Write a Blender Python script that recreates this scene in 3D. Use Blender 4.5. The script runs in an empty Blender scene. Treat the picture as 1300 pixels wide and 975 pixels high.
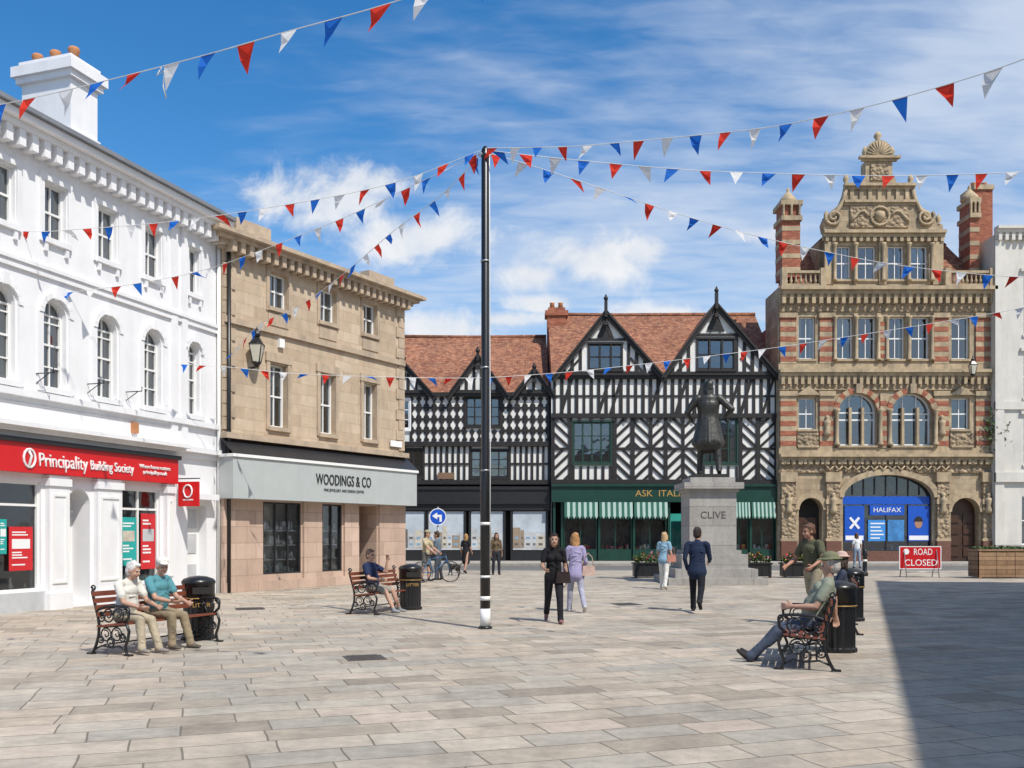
import bpy, bmesh, math, random
import numpy as np
from mathutils import Vector, Matrix
R=random.Random(11)
EYE=1.6; FOC=1200.0
def surv(px,py,D): return Vector(((px-650)*D/FOC, D, EYE+(678-py)*D/FOC))
sc=bpy.context.scene
COL=sc.collection
# ------------------------------------------------------------------ materials
MATS={}
def nd(nt,t,**k):
    n=nt.nodes.new(t)
    for a,b in k.items(): setattr(n,a,b)
    return n
def M(name,col=(.5,.5,.5),rough=.8,var=.15,ns=2.5,brick=None,stops=None,bump=.15,bs=30,metal=0,dirt=0,mortar=None,rot=0,spec=.4,coat=0,carved=0,squash=None,patch=0):
    if name in MATS: return MATS[name]
    m=bpy.data.materials.new(name); m.use_nodes=True; nt=m.node_tree; L=nt.links
    b=nt.nodes['Principled BSDF']; b.inputs['Roughness'].default_value=rough; b.inputs['Metallic'].default_value=metal
    b.inputs['Specular IOR Level'].default_value=spec
    if coat: b.inputs['Coat Weight'].default_value=coat
    tc=nd(nt,'ShaderNodeTexCoord')
    noi=nd(nt,'ShaderNodeTexNoise'); noi.inputs['Scale'].default_value=ns; noi.inputs['Detail'].default_value=6; noi.inputs['Roughness'].default_value=.65
    L.new(tc.outputs['Object'],noi.inputs['Vector'])
    if brick:
        mp=nd(nt,'ShaderNodeMapping'); mp.inputs['Rotation'].default_value[2]=rot
        L.new(tc.outputs['UV'],mp.inputs['Vector'])
        vec=mp.outputs[0]
        if squash:
            wn=nd(nt,'ShaderNodeTexNoise'); wn.inputs['Scale'].default_value=.8; L.new(mp.outputs[0],wn.inputs[0])
            wa_=nd(nt,'ShaderNodeVectorMath',operation='MULTIPLY_ADD'); L.new(wn.outputs['Color'],wa_.inputs[0]); wa_.inputs[1].default_value=(.10,.10,0); L.new(mp.outputs[0],wa_.inputs[2]); vec=wa_.outputs[0]
        bk=nd(nt,'ShaderNodeTexBrick'); bk.inputs['Scale'].default_value=1
        bk.inputs['Brick Width'].default_value=brick[0]; bk.inputs['Row Height'].default_value=brick[1]; bk.inputs['Mortar Size'].default_value=brick[2]
        bk.inputs['Mortar Smooth'].default_value=.3
        if squash: bk.squash=squash; bk.squash_frequency=3; bk.offset=.37; bk.offset_frequency=2
        bk.inputs['Color1'].default_value=(0,0,0,1); bk.inputs['Color2'].default_value=(1,1,1,1); bk.inputs['Mortar'].default_value=(.5,.5,.5,1)
        L.new(vec,bk.inputs['Vector'])
        rp=nd(nt,'ShaderNodeValToRGB'); cr=rp.color_ramp
        st=stops or [(.0,tuple(c*.85 for c in col)),(1,tuple(min(1,c*1.15) for c in col))]
        cr.elements[0].position=st[0][0]; cr.elements[0].color=(*st[0][1],1)
        cr.elements[1].position=st[-1][0]; cr.elements[1].color=(*st[-1][1],1)
        for p,c in st[1:-1]:
            e=cr.elements.new(p); e.color=(*c,1)
        L.new(bk.outputs['Color'],rp.inputs[0])
        mx=nd(nt,'ShaderNodeMixRGB'); L.new(bk.outputs['Fac'],mx.inputs[0]); L.new(rp.outputs[0],mx.inputs[1])
        mx.inputs[2].default_value=(*(mortar or tuple(c*.6 for c in col)),1)
        base=mx.outputs[0]
    else:
        rgb=nd(nt,'ShaderNodeRGB'); rgb.outputs[0].default_value=(*col,1); base=rgb.outputs[0]
    mr=nd(nt,'ShaderNodeMapRange'); mr.inputs[1].default_value=.25; mr.inputs[2].default_value=.75
    mr.inputs[3].default_value=1-var; mr.inputs[4].default_value=1+var
    L.new(noi.outputs['Fac'],mr.inputs[0])
    mu=nd(nt,'ShaderNodeVectorMath',operation='SCALE'); L.new(base,mu.inputs[0]); L.new(mr.outputs[0],mu.inputs['Scale'])
    out=mu.outputs[0]
    if patch:
        for sc_,pp in ((7,patch),(1.7,patch*.8)):
            n5=nd(nt,'ShaderNodeTexNoise'); n5.inputs['Scale'].default_value=sc_; n5.inputs['Detail'].default_value=8; n5.inputs['Roughness'].default_value=.75; L.new(tc.outputs['Object'],n5.inputs[0])
            r5=nd(nt,'ShaderNodeMapRange'); r5.inputs[1].default_value=.3; r5.inputs[2].default_value=.7; r5.inputs[3].default_value=1-pp; r5.inputs[4].default_value=1+pp*.8; L.new(n5.outputs['Fac'],r5.inputs[0])
            m5=nd(nt,'ShaderNodeVectorMath',operation='SCALE'); L.new(out,m5.inputs[0]); L.new(r5.outputs[0],m5.inputs['Scale']); out=m5.outputs[0]
    if dirt:
        n2=nd(nt,'ShaderNodeTexNoise'); n2.inputs['Scale'].default_value=.9; n2.inputs['Detail'].default_value=8; n2.inputs['Roughness'].default_value=.7
        m2=nd(nt,'ShaderNodeMapping'); m2.inputs['Scale'].default_value=(2.2,2.2,.5); L.new(tc.outputs['Object'],m2.inputs[0]); L.new(m2.outputs[0],n2.inputs[0])
        r2=nd(nt,'ShaderNodeMapRange'); r2.inputs[1].default_value=.45; r2.inputs[2].default_value=.75; r2.inputs[3].default_value=0; r2.inputs[4].default_value=dirt
        L.new(n2.outputs['Fac'],r2.inputs[0])
        x2=nd(nt,'ShaderNodeMixRGB'); L.new(r2.outputs[0],x2.inputs[0]); L.new(out,x2.inputs[1]); x2.inputs[2].default_value=(.09,.08,.07,1)
        out=x2.outputs[0]
    L.new(out,b.inputs['Base Color'])
    n3=nd(nt,'ShaderNodeTexNoise'); n3.inputs['Scale'].default_value=bs; n3.inputs['Detail'].default_value=4
    L.new(tc.outputs['Object'],n3.inputs[0])
    h=n3.outputs['Fac']
    if brick:
        ma=nd(nt,'ShaderNodeMath',operation='MULTIPLY_ADD'); L.new(bk.outputs['Fac'],ma.inputs[0]); ma.inputs[1].default_value=-1.2; L.new(h,ma.inputs[2]); h=ma.outputs[0]
    if carved:
        vo=nd(nt,'ShaderNodeTexVoronoi'); vo.inputs['Scale'].default_value=carved; L.new(tc.outputs['Object'],vo.inputs[0])
        ma=nd(nt,'ShaderNodeMath',operation='MULTIPLY_ADD'); L.new(vo.outputs['Distance'],ma.inputs[0]); ma.inputs[1].default_value=-4; L.new(h,ma.inputs[2]); h=ma.outputs[0]
    bu=nd(nt,'ShaderNodeBump'); bu.inputs['Strength'].default_value=bump if not carved else .9; bu.inputs['Distance'].default_value=.02 if not carved else .06
    L.new(h,bu.inputs['Height']); L.new(bu.outputs[0],b.inputs['Normal'])
    MATS[name]=m; return m
def glassmat(name,tint,fac,rough=.03):
    m=bpy.data.materials.new(name); m.use_nodes=True; nt=m.node_tree; L=nt.links
    o=nt.nodes['Material Output']; nt.nodes.remove(nt.nodes['Principled BSDF'])
    t=nd(nt,'ShaderNodeBsdfTransparent'); t.inputs[0].default_value=(*tint,1)
    g=nd(nt,'ShaderNodeBsdfGlossy'); g.inputs['Roughness'].default_value=rough; g.inputs[0].default_value=(.9,.95,1,1)
    tc=nd(nt,'ShaderNodeTexCoord'); n=nd(nt,'ShaderNodeTexNoise'); n.inputs['Scale'].default_value=.9; L.new(tc.outputs['Object'],n.inputs[0])
    bu=nd(nt,'ShaderNodeBump'); bu.inputs['Strength'].default_value=.2; bu.inputs['Distance'].default_value=.1; L.new(n.outputs['Fac'],bu.inputs['Height']); L.new(bu.outputs[0],g.inputs['Normal'])
    fr=nd(nt,'ShaderNodeFresnel'); fr.inputs[0].default_value=1.5
    a=nd(nt,'ShaderNodeMath',operation='MULTIPLY_ADD'); a.inputs[1].default_value=1.2; a.inputs[2].default_value=fac; L.new(fr.outputs[0],a.inputs[0])
    mx=nd(nt,'ShaderNodeMixShader'); L.new(a.outputs[0],mx.inputs[0]); L.new(t.outputs[0],mx.inputs[1]); L.new(g.outputs[0],mx.inputs[2]); L.new(mx.outputs[0],o.inputs[0])
    MATS[name]=m; return m
def clothmat(name,col):
    m=bpy.data.materials.new(name); m.use_nodes=True; nt=m.node_tree; L=nt.links
    o=nt.nodes['Material Output']; b=nt.nodes['Principled BSDF']; b.inputs['Base Color'].default_value=(*col,1); b.inputs['Roughness'].default_value=.75; b.inputs['Specular IOR Level'].default_value=.2
    t=nd(nt,'ShaderNodeBsdfTranslucent'); t.inputs[0].default_value=(*col,1)
    mx=nd(nt,'ShaderNodeMixShader'); mx.inputs[0].default_value=.42; L.new(b.outputs[0],mx.inputs[1]); L.new(t.outputs[0],mx.inputs[2]); L.new(mx.outputs[0],o.inputs[0])
    MATS[name]=m; return m

STUC=M('white_stucco',(.79,.79,.80),.7,var=.05,ns=1.5,bump=.1,dirt=.11)
STUC2=M('cream_stucco',(.62,.59,.53),.75,var=.07,ns=1.5,bump=.1,dirt=.25)
WP=M('white_paint',(.78,.78,.76),.45,var=.03,bump=.02)
SAND=M('sandstone_ashlar',(.50,.39,.28),.85,var=.12,ns=3,brick=(.75,.32,.006),stops=[(0,(.45,.345,.24)),(.5,(.51,.40,.285)),(1,(.56,.45,.33))],mortar=(.38,.29,.20),bump=.35,dirt=.3)
SANDP=M('sandstone_trim',(.47,.37,.27),.85,var=.2,ns=3,bump=.4,dirt=.45)
PINK=M('pink_sandstone',(.52,.38,.30),.8,var=.1,brick=(.8,.45,.008),stops=[(0,(.46,.33,.255)),(1,(.58,.43,.34))],mortar=(.3,.22,.17),bump=.3,dirt=.2)
BUFF=M('buff_stone',(.42,.325,.205),.85,var=.22,ns=2,brick=(.6,.28,.006),stops=[(0,(.35,.26,.16)),(1,(.48,.38,.25))],mortar=(.26,.19,.12),bump=.4,dirt=.55)
BUFFT=M('buff_stone_trim',(.44,.34,.215),.85,var=.3,ns=2.5,bump=.5,dirt=.65)
CARV=M('carved_stone',(.40,.30,.19),.85,var=.3,ns=4,carved=5,dirt=.75)
RBR=M('red_brick',(.33,.10,.055),.85,var=.15,brick=(.24,.085,.006),stops=[(0,(.25,.07,.04)),(.6,(.35,.105,.055)),(1,(.42,.15,.08))],mortar=(.26,.17,.12),bump=.4,dirt=.2)
GRAN=M('red_granite',(.15,.07,.05),.25,var=.3,ns=12,bump=.03,spec=.5)
TILE=M('clay_roof_tile',(.32,.135,.075),.85,var=.32,ns=1.1,brick=(.19,.13,.012),stops=[(0,(.22,.08,.05)),(.5,(.34,.14,.075)),(1,(.45,.21,.12))],mortar=(.12,.06,.04),bump=.8,dirt=.35)
SLATE=M('slate',(.13,.14,.16),.6,var=.2,brick=(.3,.2,.008),stops=[(0,(.10,.11,.13)),(1,(.18,.19,.21))],mortar=(.05,.05,.06),bump=.5)
LEAD=M('lead_sheet',(.16,.165,.175),.55,var=.2,ns=1.2,bump=.2)
PLAS=M('lime_plaster',(.76,.74,.69),.85,var=.08,ns=2,bump=.15,dirt=.2)
OAK=M('black_timber',(.02,.017,.016),.55,var=.4,ns=5,bump=.3,bs=18)
BLK=M('black_paint',(.012,.012,.013),.32,var=.2,bump=.04,spec=.5)
BLKF=M('black_shopfront',(.02,.02,.022),.4,var=.2,bump=.05)
GRNP=M('dark_green_paint',(.012,.05,.036),.35,var=.2,bump=.04)
GRNW=M('green_window_frame',(.018,.05,.035),.45,var=.15,bump=.04)
GRYF=M('grey_fascia',(.42,.45,.44),.5,var=.05,bump=.02,dirt=.08)
REDF=M('red_fascia',(.60,.012,.015),.35,var=.04,bump=.01)
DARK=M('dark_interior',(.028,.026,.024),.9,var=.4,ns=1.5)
CURT=M('net_curtain',(.5,.49,.47),.9,var=.2,ns=6)
CREAMC=M('cream_items',(.5,.46,.38),.7,var=.3,ns=5)
GOLD=M('gilt_letters',(.48,.30,.09),.45,var=.05,metal=.2)
BLUE=M('shop_blue',(.008,.085,.47),.4,var=.08)
BLUEL=M('shop_light_blue',(.05,.25,.62),.4,var=.08)
TEALP=M('poster_teal',(.02,.36,.33),.5,var=.1)
REDP=M('poster_red',(.58,.02,.025),.5,var=.1)
SKYP=M('poster_photo',(.50,.51,.51),.6,var=.35,ns=1.3,dirt=.3)
WOOD=M('red_bench_slat',(.20,.06,.035),.4,var=.3,ns=6,bump=.2)
WOODL=M('weathered_timber',(.27,.17,.09),.8,var=.3,ns=3,brick=(2.4,.16,.01),stops=[(0,(.22,.13,.07)),(1,(.33,.21,.12))],mortar=(.05,.03,.02),bump=.3)
DOORB=M('brown_door',(.06,.028,.016),.4,var=.25,ns=5,bump=.1)
CONC=M('kerb_stone',(.33,.31,.28),.85,var=.2,brick=(.9,.5,.008),bump=.3)
GREYST=M('grey_granite_plinth',(.36,.34,.315),.75,var=.15,ns=8,brick=(2.2,.62,.008),stops=[(0,(.33,.31,.285)),(1,(.40,.38,.35))],mortar=(.15,.14,.13),bump=.2,dirt=.35)
BRONZE=M('weathered_bronze',(.05,.05,.045),.45,var=.5,ns=9,metal=.4,bump=.5,bs=10,dirt=.3)
LEAF=M('planter_leaves',(.055,.10,.025),.6,var=.5,ns=9)
FLR=M('flower_red',(.6,.03,.05),.6,var=.2); FLP=M('flower_pink',(.65,.2,.35),.6,var=.2); FLY=M('flower_yellow',(.7,.45,.04),.6,var=.2)
ORNG=M('terracotta_pot',(.45,.2,.09),.8,var=.2)
STEEL=M('galvanised_steel',(.35,.36,.37),.4,var=.15,metal=.8)
IRON=M('cast_iron_cover',(.10,.09,.085),.6,var=.3,ns=8,metal=.3,bump=.5)
LBR=M('lamp_glass_frosted',(.55,.52,.42),.2,var=.1,spec=.6)
BSIGN=M('blue_sign',(.005,.08,.50),.35,var=.03); WSG=M('white_sign',(.8,.8,.8),.4,var=.02)
STRG=M('pale_green_stripe',(.36,.48,.42),.7,var=.1); STRD=M('green_stripe',(.02,.11,.075),.7,var=.1)
GPAN=M('grey_panel',(.5,.51,.52),.5)
GLASS=glassmat('window_glass',(.6,.66,.66),.14)
SGL=glassmat('shop_glass',(.93,.96,.96),.05)
ROPE=M('bunting_rope',(.7,.7,.68),.8)
FLAG=[clothmat('flag_red',(.72,.05,.03)),clothmat('flag_white',(.8,.8,.8)),clothmat('flag_blue',(.02,.16,.62))]

# ------------------------------------------------------------------ assembly
class Asm:
    def __init__(s,name,loc=(0,0,0),rot=0,solo=False):
        s.name=name; s.loc=Vector(loc); s.rot=rot; s.parts={}; s.kids=[]; s.solo=solo
        s.cx,s.cy=math.cos(rot),math.sin(rot); s.cnt=0
    def u(s,px):
        t=(px-650)/FOC; return (t*s.loc.y-s.loc.x)/(s.cx-t*s.cy)
    def z(s,px,py):
        D=s.loc.y+s.u(px)*s.cy; return EYE+(678-py)*D/FOC-s.loc.z
    def p(s,part):
        if part not in s.parts: s.parts[part]=([],[],[],[])
        return s.parts[part]
    def face(s,part,pts,mat,smooth=False):
        V,F,Ms,S=s.p(part); n=len(V); V.extend([tuple(p) for p in pts]); F.append(tuple(range(n,n+len(pts)))); Ms.append(mat); S.append(smooth)
    def box(s,part,x0,x1,y0,y1,z0,z1,mat):
        if x1<x0:x0,x1=x1,x0
        if z1<z0:z0,z1=z1,z0
        V,F,Ms,S=s.p(part); n=len(V)
        V.extend([(x0,y0,z0),(x1,y0,z0),(x1,y1,z0),(x0,y1,z0),(x0,y0,z1),(x1,y0,z1),(x1,y1,z1),(x0,y1,z1)])
        for f in ((0,3,2,1),(4,5,6,7),(0,1,5,4),(1,2,6,5),(2,3,7,6),(3,0,4,7)):
            F.append(tuple(n+i for i in f)); Ms.append(mat); S.append(False)
    def poly(s,part,pts,y0,y1,mat):
        s.face(part,[(x,y0,z) for x,z in pts],mat)
        s.face(part,[(x,y1,z) for x,z in reversed(pts)],mat)
        for i in range(len(pts)):
            a=pts[i]; b=pts[(i+1)%len(pts)]
            s.face(part,[(a[0],y0,a[1]),(a[0],y1,a[1]),(b[0],y1,b[1]),(b[0],y0,b[1])],mat)
    def beam(s,part,a,b,w,mat,y=0,proud=.045):
        s.cnt+=1; pr=proud+(s.cnt*7%23)*.0013
        a=Vector((a[0],a[1])); b=Vector((b[0],b[1])); d=(b-a)
        if d.length<1e-4: return
        d.normalize(); n=Vector((-d.y,d.x))*w/2*R.uniform(.85,1.12)
        pts=[a-n,b-n,b+n,a+n]
        s.poly(part,[(p.x,p.y) for p in pts],y-pr,y+.02,mat)
    def tube(s,part,pts,r,mat,n=6,closed=False):
        pts=[Vector(p) for p in pts]; V,F,Ms,S=s.p(part); base=len(V); m=len(pts)
        up=Vector((0.13,.21,.97)); prev=None
        for i,pnt in enumerate(pts):
            a=pts[(i-1)%m] if (closed or i>0) else pnt; b=pts[(i+1)%m] if (closed or i<m-1) else pnt
            d=(b-a).normalized() if (b-a).length>1e-9 else Vector((0,0,1))
            if prev is None:
                q=up if abs(d.dot(up))<.9 else Vector((1,0,0)); e=d.cross(q).normalized()
            else: e=(prev-d*prev.dot(d)).normalized()
            prev=e; f=d.cross(e); rr=r[i] if isinstance(r,(list,tuple)) else r
            for k in range(n):
                t=2*math.pi*k/n; V.append(tuple(pnt+e*math.cos(t)*rr+f*math.sin(t)*rr))
        for i in range(m if closed else m-1):
            j=(i+1)%m
            for k in range(n):
                F.append((base+i*n+k,base+i*n+(k+1)%n,base+j*n+(k+1)%n,base+j*n+k)); Ms.append(mat); S.append(True)
        if not closed:
            F.append(tuple(base+k for k in reversed(range(n)))); Ms.append(mat); S.append(False)
            F.append(tuple(base+(m-1)*n+k for k in range(n))); Ms.append(mat); S.append(False)
    def lathe(s,part,prof,mat,c=(0,0,0),n=16,smooth=True,flute=0):
        V,F,Ms,S=s.p(part); base=len(V)
        for r,z in prof:
            for k in range(n):
                t=2*math.pi*k/n; rr=r*(1-(flute if k%2 else 0)); V.append((c[0]+rr*math.cos(t),c[1]+rr*math.sin(t),c[2]+z))
        for i in range(len(prof)-1):
            for k in range(n):
                F.append((base+i*n+k,base+i*n+(k+1)%n,base+(i+1)*n+(k+1)%n,base+(i+1)*n+k)); Ms.append(mat); S.append(smooth)
        F.append(tuple(base+k for k in reversed(range(n)))); Ms.append(mat); S.append(False)
        F.append(tuple(base+(len(prof)-1)*n+k for k in range(n))); Ms.append(mat); S.append(False)
    def text(s,name,txt,x,y,z,size,mat,width=None,ext=.006,rotz=0):
        cu=bpy.data.curves.new(name,'FONT'); cu.body=txt; cu.size=size; cu.extrude=ext; cu.align_x='CENTER'; cu.align_y='CENTER'; cu.resolution_u=3
        o=bpy.data.objects.new('t',cu); COL.objects.link(o)
        me=bpy.data.meshes.new_from_object(o.evaluated_get(bpy.context.evaluated_depsgraph_get())); bpy.data.objects.remove(o)
        co=np.empty(len(me.vertices)*3); me.vertices.foreach_get('co',co); co=co.reshape(-1,3)
        w=co[:,0].max()-co[:,0].min(); k=(width/w) if width else 1
        mm=Matrix.Translation((x,y,z))@Matrix.Rotation(rotz,4,'Z')@Matrix.Rotation(math.pi/2,4,'X')@Matrix.Diagonal((k,1,1,1))
        me.transform(mm); me.materials.clear(); me.materials.append(mat)
        ob=bpy.data.objects.new(name,me); COL.objects.link(ob); s.kids.append(ob)
    def mesh(s,pname,data):
        V,F,Ms,S=data; me=bpy.data.meshes.new(pname); me.from_pydata(V,[],F)
        ml=[]; idx=[]
        for m in Ms:
            if m not in ml: ml.append(m)
            idx.append(ml.index(m))
        for m in ml: me.materials.append(m)
        me.polygons.foreach_set('material_index',idx); me.polygons.foreach_set('use_smooth',S); me.update()
        uv=me.uv_layers.new(name='UVMap'); up=Vector((0,0,1)); buf=np.zeros(len(me.loops)*2,dtype=np.float32)
        vs=me.vertices
        for p in me.polygons:
            n=p.normal
            t=Vector((1,0,0)) if abs(n.z)>.97 else up.cross(n).normalized()
            b=n.cross(t)
            if b.z<0 or (abs(n.z)>.97 and b.y<0): b=-b
            for li in p.loop_indices:
                c=vs[me.loops[li].vertex_index].co; buf[2*li]=c.dot(t); buf[2*li+1]=c.dot(b)
        uv.data.foreach_set('uv',buf)
        return me
    def done(s):
        if s.solo:
            (pn,d),=s.parts.items(); o=bpy.data.objects.new(s.name,s.mesh(s.name,d)); o.location=s.loc; o.rotation_euler[2]=s.rot; COL.objects.link(o); return o
        e=bpy.data.objects.new(s.name,None); e.location=s.loc; e.rotation_euler[2]=s.rot; e.empty_display_size=.3; COL.objects.link(e); s.root=e
        for pn,d in s.parts.items():
            o=bpy.data.objects.new(pn,s.mesh(pn,d)); COL.objects.link(o); o.parent=e
        for k in s.kids: k.parent=e
        return e
    def arcpts(s,x0,x1,z1,k=1.0,n=14):
        r=(x1-x0)/2; xc=(x0+x1)/2; zs=z1-r*k
        return [(xc-r*math.cos(math.pi*i/n),zs+r*k*math.sin(math.pi*i/n)) for i in range(n+1)],zs
    def wall(s,part,x0,x1,z0,z1,ops,mat,y=0,rev=.18,rmat=None):
        rmat=rmat or mat
        xs=sorted({x0,x1,*[v for o in ops for v in o[:2]]}); zs=sorted({z0,z1,*[v for o in ops for v in o[2:4]]})
        for i in range(len(xs)-1):
            for j in range(len(zs)-1):
                cx=(xs[i]+xs[i+1])/2; cz=(zs[j]+zs[j+1])/2
                if cx<x0 or cx>x1 or cz<z0 or cz>z1: continue
                if any(o[0]<cx<o[1] and o[2]<cz<o[3] for o in ops): continue
                s.face(part,[(xs[i],y,zs[j]),(xs[i+1],y,zs[j]),(xs[i+1],y,zs[j+1]),(xs[i],y,zs[j+1])],mat)
        for o in ops:
            a,b,c,d=o[:4]; k=o[4] if len(o)>4 else 0
            rv=o[5] if len(o)>5 else rev
            s.face(part,[(a,y,c),(a,y+rv,c),(b,y+rv,c),(b,y,c)],rmat)
            if k:
                ap,zz=s.arcpts(a,b,d,k)
                s.face(part,[(a,y,c),(a,y,zz),(a,y+rv,zz),(a,y+rv,c)],rmat); s.face(part,[(b,y,c),(b,y+rv,c),(b,y+rv,zz),(b,y,zz)],rmat)
                h=len(ap)//2
                for i in range(len(ap)-1):
                    p,q=ap[i],ap[i+1]; s.face(part,[(p[0],y,p[1]),(q[0],y,q[1]),(q[0],y+rv,q[1]),(p[0],y+rv,p[1])],rmat)
                    cr=(a,d) if i<h else (b,d)
                    s.face(part,[(p[0],y,p[1]),(q[0],y,q[1]),(cr[0],y,cr[1])],mat)
            else:
                s.face(part,[(a,y,c),(a,y,d),(a,y+rv,d),(a,y+rv,c)],rmat); s.face(part,[(b,y,c),(b,y+rv,c),(b,y+rv,d),(b,y,d)],rmat)
                s.face(part,[(a,y,d),(b,y,d),(b,y+rv,d),(a,y+rv,d)],rmat)
    def win(s,ops,x0,x1,z0,z1,arch=0,rev=.16,fm=WP,cols=2,rows=2,sill=None,fw=.05,curtain=.6,y=0,glass=None,back=None):
        ops.append((x0,x1,z0,z1,arch,rev)); Y=y+rev; g=glass or GLASS
        s.face('window_glass',[(x0,Y,z0),(x1,Y,z0),(x1,Y,z1),(x0,Y,z1)],g)
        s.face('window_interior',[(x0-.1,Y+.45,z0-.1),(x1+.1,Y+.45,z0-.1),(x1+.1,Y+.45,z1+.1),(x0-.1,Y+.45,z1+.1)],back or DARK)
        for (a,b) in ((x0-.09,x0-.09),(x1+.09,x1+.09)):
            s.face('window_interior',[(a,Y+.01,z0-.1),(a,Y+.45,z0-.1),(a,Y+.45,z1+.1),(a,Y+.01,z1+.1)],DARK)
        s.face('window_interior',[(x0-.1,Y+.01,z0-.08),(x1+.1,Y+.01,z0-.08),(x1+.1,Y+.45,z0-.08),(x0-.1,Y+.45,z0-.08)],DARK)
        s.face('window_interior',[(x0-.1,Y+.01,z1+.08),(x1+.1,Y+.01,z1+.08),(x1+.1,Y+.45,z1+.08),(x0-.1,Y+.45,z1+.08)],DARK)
        if R.random()<curtain:
            w=(x1-x0); c=R.choice([0,1,2])
            if c==0: hh=(z1-z0)*R.uniform(.25,.6); s.face('curtains',[(x0,Y+.06,z1-hh),(x1,Y+.06,z1-hh),(x1,Y+.06,z1),(x0,Y+.06,z1)],CURT)
            else:
                k=R.uniform(.15,.3)
                s.face('curtains',[(x0,Y+.06,z0),(x0+w*k,Y+.09,z0),(x0+w*k,Y+.07,z1),(x0,Y+.06,z1)],CURT)
                s.face('curtains',[(x1-w*k,Y+.09,z0),(x1,Y+.06,z0),(x1,Y+.06,z1),(x1-w*k,Y+.07,z1)],CURT)
        f0,f1=Y-.06,Y-.004
        s.box('window_frames',x0,x0+fw,f0,f1,z0,z1,fm); s.box('window_frames',x1-fw,x1,f0,f1,z0,z1,fm)
        s.box('window_frames',x0+fw,x1-fw,f0+.004,f1,z0,z0+fw*1.3,fm)
        if arch:
            ap,zz=s.arcpts(x0,x1,z1,arch); xc=(x0+x1)/2
            for i in range(len(ap)-1):
                p,q=ap[i],ap[i+1]; f=lambda t:(xc+(t[0]-xc)*(1-2*fw/(x1-x0)),zz+(t[1]-zz)*(1-2*fw/(x1-x0)))
                s.poly('window_frames',[p,q,f(q),f(p)],f0-.002,f1,fm)
            s.box('window_frames',x0+fw,x1-fw,f0+.006,f1,zz-fw*.4,zz+fw*.5,fm)
        else: s.box('window_frames',x0+fw,x1-fw,f0+.004,f1,z1-fw,z1,fm)
        b=fw*.32
        for i in range(1,cols):
            x=x0+(x1-x0)*i/cols; s.box('window_frames',x-b,x+b,f0+.018,f1,z0+fw,z1-.02,fm)
        for j in range(1,rows):
            z=z0+(z1-z0)*j/rows; bb=fw*.5 if (rows%2==0 and j==rows//2) else b
            s.box('window_frames',x0+fw,x1-fw,f0+.010,f1,z-bb,z+bb,fm)
        if sill: s.box('sills',x0-.08,x1+.08,y-.09,y+.03,z0-.11,z0+.004,sill)
    def cornice(s,part,x0,x1,z0,z1,proj,mat,y=0,n=3,ret=False,dent=0,dm=None):
        for i in range(n):
            a=z0+(z1-z0)*i/n; b=z0+(z1-z0)*(i+1)/n; pr=proj*((i+1)/n)**1.3
            e=pr if ret else 0
            s.box(part,x0-e,x1+e,y-pr,y+.05,a,b,mat)
        if dent:
            k=int((x1-x0)/dent)
            for i in range(k):
                x=x0+(i+.3)*(x1-x0)/k; s.box(part,x,x+dent*.5,y-proj*.62,y+.02,z0-(z1-z0)*.15,z0+(z1-z0)*.62,dm or mat)
    def shell(s,part,x0,x1,z0,z1,dep,mat,sl=True,sr=True):
        if sl: s.face(part,[(x0,0,z0),(x0,0,z1),(x0,dep,z1),(x0,dep,z0)],mat)
        if sr: s.face(part,[(x1,0,z0),(x1,dep,z0),(x1,dep,z1),(x1,0,z1)],mat)
        s.face(part,[(x0,dep,z0),(x0,dep,z1),(x1,dep,z1),(x1,dep,z0)],mat)
        s.face(part,[(x0,.8,z1-.02),(x1,.8,z1-.02),(x1,dep,z1-.02),(x0,dep,z1-.02)],LEAD)
    def arcband(s,part,x0,x1,z1,k,w,mat,y=0,pr=.06,n=14,vouss=False,m2=None):
        ap,zz=s.arcpts(x0,x1,z1,k,n); xc=(x0+x1)/2; r=(x1-x0)/2
        for i in range(len(ap)-1):
            p,q=ap[i],ap[i+1]; f=lambda t:(xc+(t[0]-xc)*(1+w/r),zz+(t[1]-zz)*(1+w/(r*k)))
            s.poly(part,[p,q,f(q),f(p)],y-pr-(.004 if i%2 else 0),y+.02,(m2 if (m2 and i%2) else mat))
    def shop(s,x0,x1,z0,z1,y,dep,seed,mats,fm,cols=1,dens=14,trans=None,back=None,shelves=True):
        rr=random.Random(seed)
        s.face('shop_glass',[(x0,y,z0),(x1,y,z0),(x1,y,z1),(x0,y,z1)],SGL)
        bk=back or DARK
        s.face('shop_interior',[(x0,y+dep,z0),(x1,y+dep,z0),(x1,y+dep,z1),(x0,y+dep,z1)],bk)
        for a in (x0+.001,x1-.001): s.face('shop_interior',[(a,y,z0),(a,y+dep,z0),(a,y+dep,z1),(a,y,z1)],bk)
        s.face('shop_interior',[(x0,y,z0+.002),(x1,y,z0+.002),(x1,y+dep,z0+.002),(x0,y+dep,z0+.002)],CREAMC)
        s.face('shop_interior',[(x0,y,z1-.002),(x1,y,z1-.002),(x1,y+dep,z1-.002),(x0,y+dep,z1-.002)],DARK)
        lv=[0,.0,.42,.84,1.26] if shelves else [0]
        if shelves:
            for h in lv[2:]:
                if z0+h<z1-.3: s.box('shop_shelves',x0+.06,x1-.06,y+.08,y+.36,z0+h-.03,z0+h,WSG)
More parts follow.
